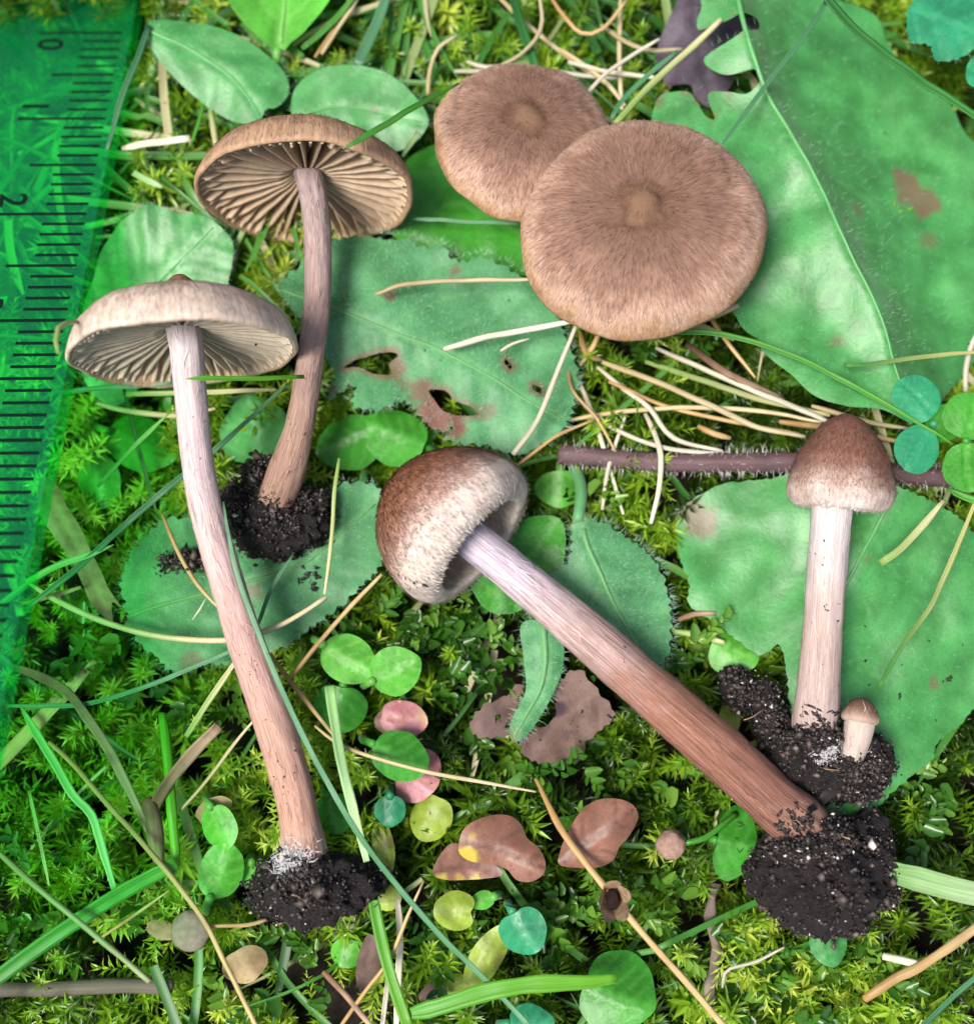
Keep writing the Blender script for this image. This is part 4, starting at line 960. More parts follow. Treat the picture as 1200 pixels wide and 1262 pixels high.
def soil_clump(parent, base, lumps, crumbs=700, white=.02, roots=6):
    """lumps: (px,py,z, rx,ry px, rz mm)"""
    VV, FF, off = [], [], 0
    surf = []
    for li, (px, py, z, rx, ry, rz) in enumerate(lumps):
        c = P(px, py, z); k = mmpp(px, py, z)
        n = 64
        a = np.linspace(0, 2 * np.pi, n, endpoint=False); b = np.linspace(0.001, np.pi - .001, n // 2)
        idx = np.arange(n * len(b)).reshape(len(b), n); nx = np.roll(idx, -1, 1)
        V = []
        for bb in b:
            for aa in a:
                v = np.array([math.sin(bb) * math.cos(aa), math.sin(bb) * math.sin(aa), math.cos(bb)])
                s = 1 + .30 * nz(v, 1.6, px * .1) + .22 * nz(v, 4, py * .1) + .16 * nz(v, 9, 3) + .09 * nz(v, 17, 6)
                V.append(c + v * s * np.array([rx * k, ry * k, rz]))
        VV.append(np.array(V) - base); FF.append(np.stack([idx[:-1], idx[1:], nx[1:], nx[:-1]], -1).reshape(-1, 4) + off); off += len(V)
        surf.append(np.array(V) - base)
    o = add('soil_clump', new_mesh('soil_clump', np.vstack(VV), np.vstack(FF), M['clump']), (0, 0, 0), parent)
    S = np.vstack(surf)
    up = S[S[:, 2] > np.percentile(S[:, 2], 25)]
    i = RNG.integers(0, len(up), crumbs)
    ctr = up[i] + RNG.normal(0, .22, (crumbs, 3))
    # every crumb is a jittered octahedron
    octv = np.array([(1, 0, 0), (-1, 0, 0), (0, 1, 0), (0, -1, 0), (0, 0, 1), (0, 0, -1)], float)
    octf = np.array([(0, 2, 4), (2, 1, 4), (1, 3, 4), (3, 0, 4), (2, 0, 5), (1, 2, 5), (3, 1, 5), (0, 3, 5)])
    r = RNG.lognormal(-2.25, .5, crumbs)
    V = ctr[:, None, :] + (octv[None] + RNG.normal(0, .3, (crumbs, 6, 3))) * r[:, None, None]
    Fc = (np.arange(crumbs)[:, None, None] * 6 + octf[None]).reshape(-1, 3)
    t = RNG.uniform(0, .93, crumbs); t[RNG.uniform(0, 1, crumbs) < white] = 1.0
    h = add('soil_crumbs', new_mesh('soil_crumbs', V.reshape(-1, 3), Fc, M['crumb'], False, {'tint': np.repeat(t, 6)}), (0, 0, 0), parent)
    h['kind'] = 'stuff'
    for _ in range(roots):
        p0 = up[RNG.integers(0, len(up))]; d = RNG.normal(0, 1, 3); d[2] = abs(d[2]) * .3; d /= np.linalg.norm(d)
        q = [p0]
        for s in range(4):
            d = d + RNG.normal(0, .35, 3); d[2] -= .1; d /= np.linalg.norm(d); q.append(q[-1] + d * .6)
        V, Fc2, uv, fb = tube(crom(q, .3), .05, 4)
        add('root', new_mesh('root', V, Fc2, M['s_brown'], True, uv=uv), (0, 0, 0), parent)

def mushroom(label, capc, axis, rpx, outer, under, capmat, stem, stemmat, gills=None, gillmat='gill', nfib=3500, fibw=.055, fiblen=(.5, 1.3), lift=.06, clump=None, lobes=.03, roll=0,
             stemfib=900, group=None, inset=.25, veil=0, margin_fib=0):
    base = P(*stem[-1][:3])
    root = empty('mushroom', base); top(root, label, 'mushroom', group)
    k = mmpp(*capc); R = rpx * k
    c = P(*capc)
    tb = CAM - c; tb /= np.linalg.norm(tb); tr_ = np.cross(UP, tb); tr_ /= np.linalg.norm(tr_); tu = np.cross(tb, tr_)
    za = tr_ * axis[0] + tu * axis[1] + tb * axis[2]; za /= np.linalg.norm(za)
    xa = np.cross(UP if abs(za @ UP) < .95 else RIGHT, za); xa /= np.linalg.norm(xa); ya = np.cross(za, xa)
    Rm = np.stack([xa, ya, za], 1)
    if roll:
        cr, sr = math.cos(roll), math.sin(roll); Rm = Rm @ np.array([[cr, -sr, 0], [sr, cr, 0], [0, 0, 1]])
    po = smooth_profile(outer, 44); pu = smooth_profile(under, 18)
    pr = np.vstack([po, pu[1:]]) * R
    prof = np.concatenate([np.linspace(0, 1, len(po)) ** 1.0, np.linspace(1, 2, len(pu))[1:]])
    rm = np.argmax(po[:, 0]); prof[:len(po)] = np.interp(np.arange(len(po)), [0, rm, len(po) - 1], [0, 1, 1.15]); prof[len(po):] = np.linspace(1.2, 2, len(pu) - 1)
    n = 96
    a = np.linspace(0, 2 * np.pi, n, endpoint=False)
    lob = 1 + lobes * (np.sin(2 * a + 1) * .5 + np.sin(3 * a + 2.2) * .5 + .35 * np.sin(7 * a + .5) + .2 * np.sin(13 * a))
    V = np.zeros((len(pr), n, 3))
    rr = pr[:, 0][:, None] * (1 + (lob - 1)[None] * np.clip(pr[:, 0] / R, 0, 1)[:, None] ** 2)
    V[..., 0] = rr * np.cos(a); V[..., 1] = rr * np.sin(a)
    V[..., 2] = pr[:, 1][:, None] + R * lobes * .8 * (np.sin(2 * a + 4) * .6 + np.sin(5 * a) * .35)[None] * np.clip(pr[:, 0] / R, 0, 1)[:, None] ** 2
    for i in range(len(pr)):
        for j in range(n):
            V[i, j, 2] += .012 * R * nz(V[i, j], 1.1 / 1.0, 5) * min(1, i / 4)
    idx = np.arange(len(pr) * n).reshape(len(pr), n); nx = np.roll(idx, -1, 1)
    Q = np.stack([idx[:-1], idx[1:], nx[1:], nx[:-1]], -1).reshape(-1, 4)
    fib = np.stack([np.tile(np.cos(a), len(pr)), np.tile(np.sin(a), len(pr)), np.repeat(prof * 3, n)], 1)
    Vf = V.reshape(-1, 3)
    cap = add('cap', new_mesh('cap', Vf, Q, capmat, True, {'prof': np.repeat(prof, n), 'fib': fib, 'tint': np.full(len(Vf), .5)}), c - base, root)
    cap.rotation_euler = Matrix(Rm.tolist()).to_euler()
    # fibrils lying on the cap
    if nfib:
        lim = rm - 1.5
        q = np.sqrt(RNG.uniform(.004, 1, nfib)); tt = q * lim
        tot = nfib
        if margin_fib:
            tt = np.concatenate([tt, RNG.uniform(lim * .72, len(po) - 2.5, margin_fib)]); tot += margin_fib
        an = RNG.uniform(0, 2 * np.pi, tot)
        i0 = np.clip(tt.astype(int), 0, len(pr) - 2); fr = tt - i0
        j = (an / (2 * np.pi) * n).astype(int) % n
        A = V[i0, j] * (1 - fr)[:, None] + V[i0 + 1, j] * fr[:, None]
        T = V[i0 + 1, j] - V[i0, j]; T /= np.linalg.norm(T, axis=1)[:, None] + 1e-9
        Sd = np.stack([-np.sin(an), np.cos(an), 0 * an], 1)
        N = np.cross(T, Sd); N *= np.sign((N * A).sum(1))[:, None]
        jj = RNG.uniform(-.5, .5, tot)[:, None] * 2 * np.pi / n
        A = A + Sd * np.linalg.norm(A[:, :2], axis=1)[:, None] * jj
        L = RNG.uniform(*fiblen, tot) * np.clip(.3 + np.linalg.norm(A[:, :2], axis=1) / R, .35, 1)
        L *= np.where(tt > lim * .85, .55, 1.0)
        pf = np.interp(tt, np.arange(len(prof)), prof)
        fb = np.stack([np.cos(an), np.sin(an), pf * 3], 1)
        tint = RNG.uniform(0, 1, tot) ** 1.2
        lf = np.full(tot, lift) * RNG.uniform(.3, 1.8, tot)
        if margin_fib: lf[nfib:] *= 1.3
        Vh, Fh, at = fibrils(A + N * .01, T, N, L, np.full(tot, fibw) * RNG.uniform(.6, 1.4, tot), pf, fb, tint, lf)
        f = add('cap_fibrils', new_mesh('cap_fibrils', Vh, Fh, capmat, False, at), (0, 0, 0), cap); f['kind'] = 'stuff'
    # gills
    if gills:
        nf, depth, r0 = gills['n'], gills['depth'], gills['r0']
        def gill_mesh(nm, ra, seed):
            ns = 13; V_ = []
            rs = np.linspace(ra, gills.get('r1', .955), ns)
            uu = pu[np.argsort(pu[:, 0])]
            for i, r_ in enumerate(rs):
                t = i / (ns - 1)
                zt = (np.interp(r_, *gills['top']) if 'top' in gills else np.interp(r_, uu[:, 0], uu[:, 1])) + .015
                dp = depth * np.interp(t, [0, .12, .45, .8, 1], gills['shape'] if ra == r0 else [.0, .22, .6, .6, .08])
                wv = R * .004 * math.sin(t * 4 + seed * 2)
                th = R * .014
                V_ += [(r_ * R, wv - th, zt * R), (r_ * R, wv + th, zt * R), (r_ * R, wv * 1.3 + th * .6, (zt - dp) * R), (r_ * R, wv * 1.3 - th * .6, (zt - dp) * R)]
            ix = np.arange(ns * 4).reshape(ns, 4)
            fc = []
            for i in range(ns - 1):
                for e in ((1, 2), (2, 3), (3, 0)):
                    fc.append((int(ix[i, e[0]]), int(ix[i, e[1]]), int(ix[i + 1, e[1]]), int(ix[i + 1, e[0]])))
            fc += [tuple(int(x) for x in ix[0]), tuple(int(x) for x in ix[-1][::-1])]
            return new_mesh(nm, np.array(V_), fc, M[gillmat], False)
        full = [gill_mesh('gill', r0, s) for s in (0, 1.3, 2.9)]
        half = [gill_mesh('gill', .42, s) for s in (.4, 2.0)]
        qtr = [gill_mesh('gill', .66, s) for s in (.9,)]
        for i in range(nf):
            for frac, ms, on in ((0, full, True), (.5, half, i % 2 == 0), (.5, qtr, i % 2 == 1)):
                if not on: continue
                g = add('gill', ms[i % len(ms)], (0, 0, 0), cap)
                ang = 2 * math.pi * (i + frac + RNG.uniform(-.06, .06)) / nf
                g.rotation_euler = (0, 0, ang)
                sc = float(np.interp(ang, np.append(a, 2 * np.pi), np.append(lob, lob[0])))
                g.scale = (sc * RNG.uniform(.985, 1.0), 1, RNG.uniform(.94, 1.04))
    # stem
    sp = [list(x) for x in stem]
    W0 = PV([x[0] for x in sp], [x[1] for x in sp], [x[2] for x in sp])
    wr = np.array([x[3] / 2 * mmpp(*x[:3]) for x in sp])
    W0 = np.vstack([c + za * R * inset, W0]); wr = np.concatenate([[wr[0] * 1.12], wr])
    q = crom(np.column_stack([W0, wr]), .5)
    V, Fc, uv, fb = tube(q[:, :3] - base, q[:, 3], 36)
    for i, v in enumerate(V):
        g = .07 * nz((fb[i, 0] * 3, fb[i, 1] * 3, fb[i, 2] * .25), 1) + .05 * nz((fb[i, 0] * 6, fb[i, 1] * 6, fb[i, 2] * .5), 1, 4)
        ci = min(len(q) - 1, i // 36) if i < len(q) * 36 else (0 if i == len(q) * 36 else len(q) - 1)
        V[i] = v + (v - (q[ci, :3] - base)) * g
    st = add('stem', new_mesh('stem', V, Fc, stemmat, True, {'prof': uv[:, 1], 'fib': fb, 'tint': np.full(len(V), .5)}), (0, 0, 0), root)
    if stemfib:
        nr = len(q)
        i = RNG.integers(1, nr - 1, stemfib); j = RNG.integers(0, 36, stemfib)
        A = V[i * 36 + j]; T = V[(i + 1) * 36 + j] - A; T /= np.linalg.norm(T, axis=1)[:, None] + 1e-9
        N = A - (q[i, :3] - base); N /= np.linalg.norm(N, axis=1)[:, None] + 1e-9
        sgn = RNG.choice([-1, 1], stemfib)[:, None]
        Vh, Fh, at = fibrils(A + N * .005, T * sgn, N, RNG.uniform(.6, 2.0, stemfib), RNG.uniform(.03, .07, stemfib), uv[i * 36 + j, 1], fb[i * 36 + j], RNG.uniform(.25, 1, stemfib), RNG.uniform(.01, .06, stemfib))
        f = add('stem_fibrils', new_mesh('stem_fibrils', Vh, Fh, stemmat, False, at), (0, 0, 0), st); f['kind'] = 'stuff'
    if clump: soil_clump(root, base, **clump)
    return root

# shared profiles (r, h) in cap radii
FLAT_O = [(0, .68), (.05, .67), (.10, .63), (.15, .57), (.22, .53), (.40, .475), (.60, .41), (.80, .31), (.93, .17), (1.0, -.01), (.985, -.065), (.955, -.05)]
FLAT_U = [(.955, -.05), (.92, .02), (.78, .14), (.5, .25), (.25, .30), (.10, .31)]
BELL_O = [(0, 1.06), (.15, 1.04), (.38, .95), (.62, .78), (.82, .54), (.95, .26), (1.0, .0), (.97, -.16), (.89, -.27), (.77, -.32), (.66, -.31)]
BELL_U = [(.66, -.31), (.70, -.2), (.80, .05), (.74, .36), (.4, .6), (.12, .66)]
CONE_O = [(0, 1.40), (.14, 1.37), (.36, 1.24), (.60, .98), (.81, .62), (.95, .22), (1.0, -.08), (.95, -.28), (.83, -.40), (.66, -.42), (.56, -.34)]
CONE_U = [(.56, -.34), (.62, -.1), (.6, .1), (.35, .25), (.12, .3)]

mA = mat_fibrous('cap_white_tan', [(0, (.16, .085, .05)), (.22, (.25, .14, .085)), (.45, (.42, .28, .19)), (.75, (.56, .43, .34)), (1.0, (.62, .50, .41)), (1.2, (.36, .25, .15)), (2.0, (.42, .34, .24))], (.62, 1.25), 22, 1.4)
mB = mat_fibrous('cap_tan', [(0, (.18, .095, .05)), (.4, (.25, .14, .082)), (.8, (.33, .20, .122)), (1.0, (.38, .24, .15)), (1.2, (.34, .22, .13)), (2.0, (.36, .26, .17))], (.6, 1.3), 22, 1.4)
mC = mat_fibrous('cap_round', [(0, (.20, .115, .07)), (.08, (.165, .09, .055)), (.15, (.115, .06, .038)), (.24, (.165, .092, .064)), (.45, (.175, .098, .070)), (.64, (.255, .148, .105)), (.84, (.44, .285, .21)), (.95, (.42, .26, .155)), (1.0, (.32, .185, .10)), (1.2, (.42, .30, .20)), (2.0, (.25, .18, .12))], (.66, 1.28), 30, 2.8, bstr=.45)
mE = mat_fibrous('cap_rusty', [(0, (.17, .065, .035)), (.55, (.22, .092, .052)), (.74, (.33, .175, .125)), (.90, (.48, .33, .275)), (1.03, (.58, .48, .42)), (1.2, (.60, .52, .45)), (2.0, (.45, .34, .22))], (.55, 1.35), 16, 5)
mF = mat_fibrous('cap_conical', [(0, (.16, .072, .05)), (.62, (.19, .09, .064)), (.80, (.26, .145, .11)), (.92, (.38, .265, .22)), (1.06, (.58, .48, .43)), (1.2, (.66, .6, .56)), (2.0, (.6, .5, .4))], (.55, 1.35), 18, 6)
sA = mat_fibrous('stem_pink_white', [(0, (.58, .50, .50)), (.3, (.54, .41, .40)), (.55, (.48, .30, .26)), (.85, (.44, .25, .185)), (.94, (.56, .42, .35)), (1.0, (.85, .8, .78))], (.6, 1.3), 11, .25, .75, (.06, .03, .025), 1.0, .5)
sB = mat_fibrous('stem_grey_lilac', [(0, (.36, .28, .27)), (.4, (.34, .235, .205)), (.7, (.34, .22, .17)), (.9, (.30, .18, .13)), (1.0, (.60, .48, .42))], (.5, 1.4), 12, .35, .7, (.09, .05, .04), 1.0, .6)
sE = mat_fibrous('stem_lilac_brown', [(0, (.40, .33, .42)), (.14, (.54, .46, .53)), (.32, (.44, .32, .30)), (.55, (.26, .125, .085)), (.82, (.21, .098, .072)), (.90, (.34, .22, .16)), (1.0, (.34, .23, .15))], (.30, 1.6), 15, .13, .0, (.08, .04, .03), 1.0, .8)
sF = mat_fibrous('stem_white', [(0, (.60, .56, .56)), (.25, (.52, .45, .43)), (.5, (.44, .33, .29)), (.8, (.40, .30, .27)), (1.0, (.5, .38, .3))], (.6, 1.28), 13, .25, .5, (.16, .09, .06), 1.0, .5)
sG = mat_fibrous('stem_cream', [(0, (.42, .34, .29)), (.6, (.48, .40, .34)), (1.0, (.40, .32, .26))], (.85, 1.1), 6, .5, 0, (.1, .05, .04), 1.0, .4)
mG = mat_fibrous('cap_baby', [(0, (.14, .07, .045)), (.7, (.20, .11, .075)), (1.0, (.38, .26, .2)), (1.2, (.5, .4, .33)), (2.0, (.6, .5, .4))], (.7, 1.2), 16, 2)

mushroom('mushroom with long bent pinkish stem, cap tilted to show pale gills', (227, 430, 17.6), (-.06, .95, -.29), 141, FLAT_O, FLAT_U, mA,
         [(230, 432, 18.6, 40), (236, 500, 17.2, 39), (252, 620, 15.0, 40), (290, 750, 13.4, 43), (330, 870, 12.2, 48), (358, 960, 11.0, 48), (370, 1020, 10.6, 50), (374, 1058, 10.2, 60), (378, 1072, 8.6, 60), (380, 1080, 6.5, 44)], sA,
         gills=dict(n=36, depth=.18, r0=.12, shape=[.6, 1.0, 1.05, .75, .08]), gillmat='gill_grey', nfib=5000, fibw=.032, lift=.025, roll=.3,
         clump=dict(lumps=[(380, 1080, 10.2, 44, 17, 2.6), (392, 1094, 9.6, 66, 40, 3.2), (345, 1098, 8.2, 38, 34, 2.4), (432, 1090, 8.2, 36, 26, 2.0), (455, 1082, 8.4, 26, 10, .8)], crumbs=5000))
mushroom('mushroom with thin greyish stem and tan gills behind the bent one', (378, 236, 13.5), (.03, .87, -.48), 131, FLAT_O, FLAT_U, mB,
         [(386, 242, 14.8, 34), (391, 290, 13.6, 34), (391, 370, 12.6, 33), (380, 460, 12.0, 33), (368, 530, 11.4, 37), (352, 585, 10.8, 46), (338, 620, 10.0, 44), (334, 632, 8.4, 40), (332, 638, 6.8, 30)], sB,
         gills=dict(n=31, depth=.20, r0=.12, shape=[.6, 1.0, 1.05, .75, .08]), nfib=5000, fibw=.032, lift=.025, roll=1.1,
         clump=dict(lumps=[(338, 634, 9.0, 34, 22, 1.8), (345, 650, 8.8, 58, 38, 2.8), (300, 635, 8.4, 36, 34, 2.6), (382, 628, 8.2, 28, 28, 2.0), (322, 592, 9.2, 22, 28, 1.6), (235, 690, 8.8, 34, 9, .5)], crumbs=5000, white=.004))
mushroom('big round flat brown cap seen from above, overlapping another cap', (790, 278, 16.5), (0, .50, .86), 151, [(0, .385), (.06, .38), (.11, .358), (.165, .322), (.22, .314), (.31, .325), (.45, .325), (.64, .29), (.82, .20), (.94, .08), (1.0, -.06), (.985, -.11), (.95, -.11)], FLAT_U[1:] and [(.95, -.11), (.9, 0), (.7, .1), (.4, .18), (.1, .22)], mC,
         [(790, 318, 15.2, 40), (790, 345, 11, 40), (790, 368, 6, 42), (790, 378, 3, 44)], sB, nfib=9000, fibw=.042, fiblen=(.3, .9), lift=.03, stemfib=0, inset=.15, lobes=.018)
mushroom('smaller round brown cap tucked behind the big round cap', (645, 168, 13.4), (.12, .60, .79), 112, [(0, .40), (.06, .395), (.13, .37), (.20, .34), (.32, .335), (.5, .32), (.68, .26), (.84, .17), (.95, .05), (1.0, -.06), (.985, -.11), (.95, -.11)], [(.95, -.11), (.9, 0), (.7, .1), (.4, .18), (.1, .22)], mC,
         [(648, 200, 12, 34), (650, 222, 8, 34), (652, 240, 3, 36)], sB, nfib=6000, fibw=.042, fiblen=(.3, .8), lift=.03, stemfib=0, inset=.15, lobes=.04, roll=.8)
mushroom('half closed rusty capped mushroom with thick striped lilac brown stem', (568, 654, 12.6), (-.72, .58, -.30), 104, BELL_O, BELL_U, mE,
         [(580, 664, 13.4, 50), (640, 712, 12.8, 50), (720, 780, 12.4, 57), (800, 850, 12.0, 62), (880, 920, 11.6, 66), (950, 985, 11.2, 66), (984, 1014, 10.4, 70), (1002, 1034, 8.2, 64), (1012, 1046, 6.0, 50)], sE,
         gills=dict(n=30, depth=.5, r0=.16, r1=.76, top=([.12, .4, .6, .76], [.66, .6, .48, .2]), shape=[.5, .9, 1.0, .8, .35]), nfib=9000, fibw=.055, fiblen=(.35, .8), lift=.11, lobes=.03, stemfib=2200, inset=.5, margin_fib=4500,
         clump=dict(lumps=[(980, 1048, 10.6, 34, 18, 2.6), (1020, 1030, 10.6, 26, 24, 2.6), (1006, 1046, 9.6, 52, 34, 3.6), (1010, 1085, 9.4, 72, 60, 4.6), (965, 1075, 8.0, 42, 44, 3.4), (1058, 1060, 8.0, 40, 52, 3.4), (1020, 1120, 7.6, 55, 34, 2.8), (1085, 1100, 7.6, 20, 14, 1.2)], crumbs=9000))
mushroom('small conical dark brown capped mushroom with white stem', (1036, 600, 13.2), (.08, .98, -.06), 65, CONE_O, CONE_U, mF,
         [(1026, 625, 13.6, 50), (1020, 690, 13.2, 48), (1013, 780, 12.6, 47), (1007, 860, 12.0, 52), (1004, 890, 10.8, 54), (1004, 902, 8.4, 46), (1004, 908, 6.5, 34)], sF, nfib=5000, fibw=.05, fiblen=(.25, .5), lift=.09, lobes=.03, stemfib=700, inset=.2, margin_fib=1500,
         clump=dict(lumps=[(1004, 908, 10.8, 34, 15, 2.2), (1048, 948, 10.2, 22, 13, 1.6), (1010, 935, 8.8, 58, 42, 3.0), (1066, 940, 8.6, 32, 38, 2.6), (965, 925, 8.6, 28, 42, 2.2), (945, 880, 9.0, 16, 38, 1.4), (1035, 968, 8.0, 44, 18, 2.0), (1010, 893, 9.6, 24, 18, 1.3), (908, 848, 7.6, 20, 26, 1.2)], crumbs=7500))
mushroom('tiny baby mushroom with brown cap beside the conical mushroom base', (1060, 884, 12.2), (.12, .98, -.05), 23, [(r, h * .75) for r, h in CONE_O], [(r, h * .75) for r, h in CONE_U], mG,
         [(1058, 900, 12.2, 35), (1053, 920, 11.6, 32), (1047, 936, 10.2, 28), (1045, 942, 8.5, 20)], sG, nfib=500, fibw=.03, fiblen=(.12, .25), lift=.02, stemfib=120, inset=.2)
# white mycelium tufts on the clumps
for lb, px, py, z, rp in (('white mycelium tuft at the foot of the long bent stem', 360, 1062, 12.2, 26), ('white mycelium patch on the soil of the conical mushroom', 1018, 926, 12.0, 17)):
    cc = P(px, py, z); rr = rp * mmpp(px, py, z); nn = 700
    bb = RNG.normal(0, .42, (nn, 3)) * rr * np.array([1, .8, .25]); dv = RNG.normal(0, 1, (nn, 3)); dv[:, 2] = np.abs(dv[:, 2]) * .5; dv /= np.linalg.norm(dv, axis=1)[:, None]
    Vh, Fh = hairs_mesh(bb, dv, RNG.uniform(.12, .4, nn) * rr, .06, None, .5)
    top(add('mycelium_tuft', new_mesh('mycelium_tuft', Vh, Fh, M['mycelium'], False), cc), lb, 'mycelium')

# dirt stuck to stems, caps and leaves (found by looking along the line of sight)
def specks(label_part, px, py, n, spread, size=(.05, .16)):
    bpy.context.view_layer.update()
    dg = bpy.context.evaluated_depsgraph_get()
    octv = np.array([(1, 0, 0), (-1, 0, 0), (0, 1, 0), (0, -1, 0), (0, 0, 1), (0, 0, -1)], float)
    octf = np.array([(0, 2, 4), (2, 1, 4), (1, 3, 4), (3, 0, 4), (2, 0, 5), (1, 2, 5), (3, 1, 5), (0, 3, 5)])
    per = {}
    for _ in range(n):
        x, y = RNG.normal(px, spread[0]), RNG.normal(py, spread[1])
        d = RIGHT * ((x - 600) / F) - UP * ((y - 631) / F) - BACK; d /= np.linalg.norm(d)
        hit, loc, nrm, fi, ob, mx = SC.ray_cast(dg, Vector(CAM * MM), Vector(d))
        if not hit: continue
        while ob.parent: ob = ob.parent
        if ob.name in ('moss', 'ground'): continue
        r = RNG.uniform(*size)
        st = np.array([1 + RNG.exponential(.8), 1, .6]); a_ = RNG.uniform(0, 3.14)
        v = (octv + RNG.normal(0, .3, (6, 3))) * r * st
        v = np.stack([v[:, 0] * math.cos(a_) - v[:, 1] * math.sin(a_), v[:, 0] * math.sin(a_) + v[:, 1] * math.cos(a_), v[:, 2]], 1)
        per.setdefault(ob.name, []).append(np.array(loc) / MM + v - np.array(ob.location) / MM)
    for k, vs_ in per.items():
        ob = bpy.data.objects[k]
        Fc = (np.arange(len(vs_))[:, None, None] * 6 + octf[None]).reshape(-1, 3)
        o = add('dirt_specks', new_mesh('dirt_specks', np.vstack(vs_), Fc, M['crumb'], False, {'tint': np.full(len(vs_) * 6, .3)}), (0, 0, 0), ob)
        o['kind'] = 'stuff'
specks('', 507, 722, 7, (10, 5))
specks('', 1012, 682, 8, (7, 12), (.03, .1)); specks('', 1022, 752, 7, (12, 12), (.03, .11)); specks('', 1010, 820, 3, (8, 20), (.03, .08))
specks('', 984, 1020, 90, (17, 13), (.06, .26)); specks('', 372, 1062, 45, (16, 8), (.06, .2)); specks('', 1004, 888, 45, (14, 9), (.05, .18)); specks('', 336, 620, 50, (12, 10), (.05, .18)); specks('', 1047, 936, 20, (7, 4), (.05, .14))
specks('', 310, 815, 16, (10, 30), (.025, .08)); specks('', 350, 930, 20, (12, 45), (.025, .08)); specks('', 250, 560, 8, (10, 60), (.03, .08))
specks('', 362, 560, 14, (8, 30), (.03, .09)); specks('', 205, 700, 10, (14, 10), (.06, .2)); specks('', 380, 712, 16, (8, 8), (.1, .3))
specks('', 1075, 835, 10, (60, 50), (.04, .14)); specks('', 1160, 838, 5, (8, 3), (.08, .2)); specks('', 1000, 300, 12, (90, 120), (.03, .09)); specks('', 520, 400, 16, (80, 50), (.03, .1))
specks('', 790, 270, 10, (70, 60), (.03, .07)); specks('', 560, 210, 4, (30, 30), (.03, .06)); specks('', 700, 900, 14, (25, 20), (.05, .16)); specks('', 780, 800, 10, (20, 20), (.04, .09))

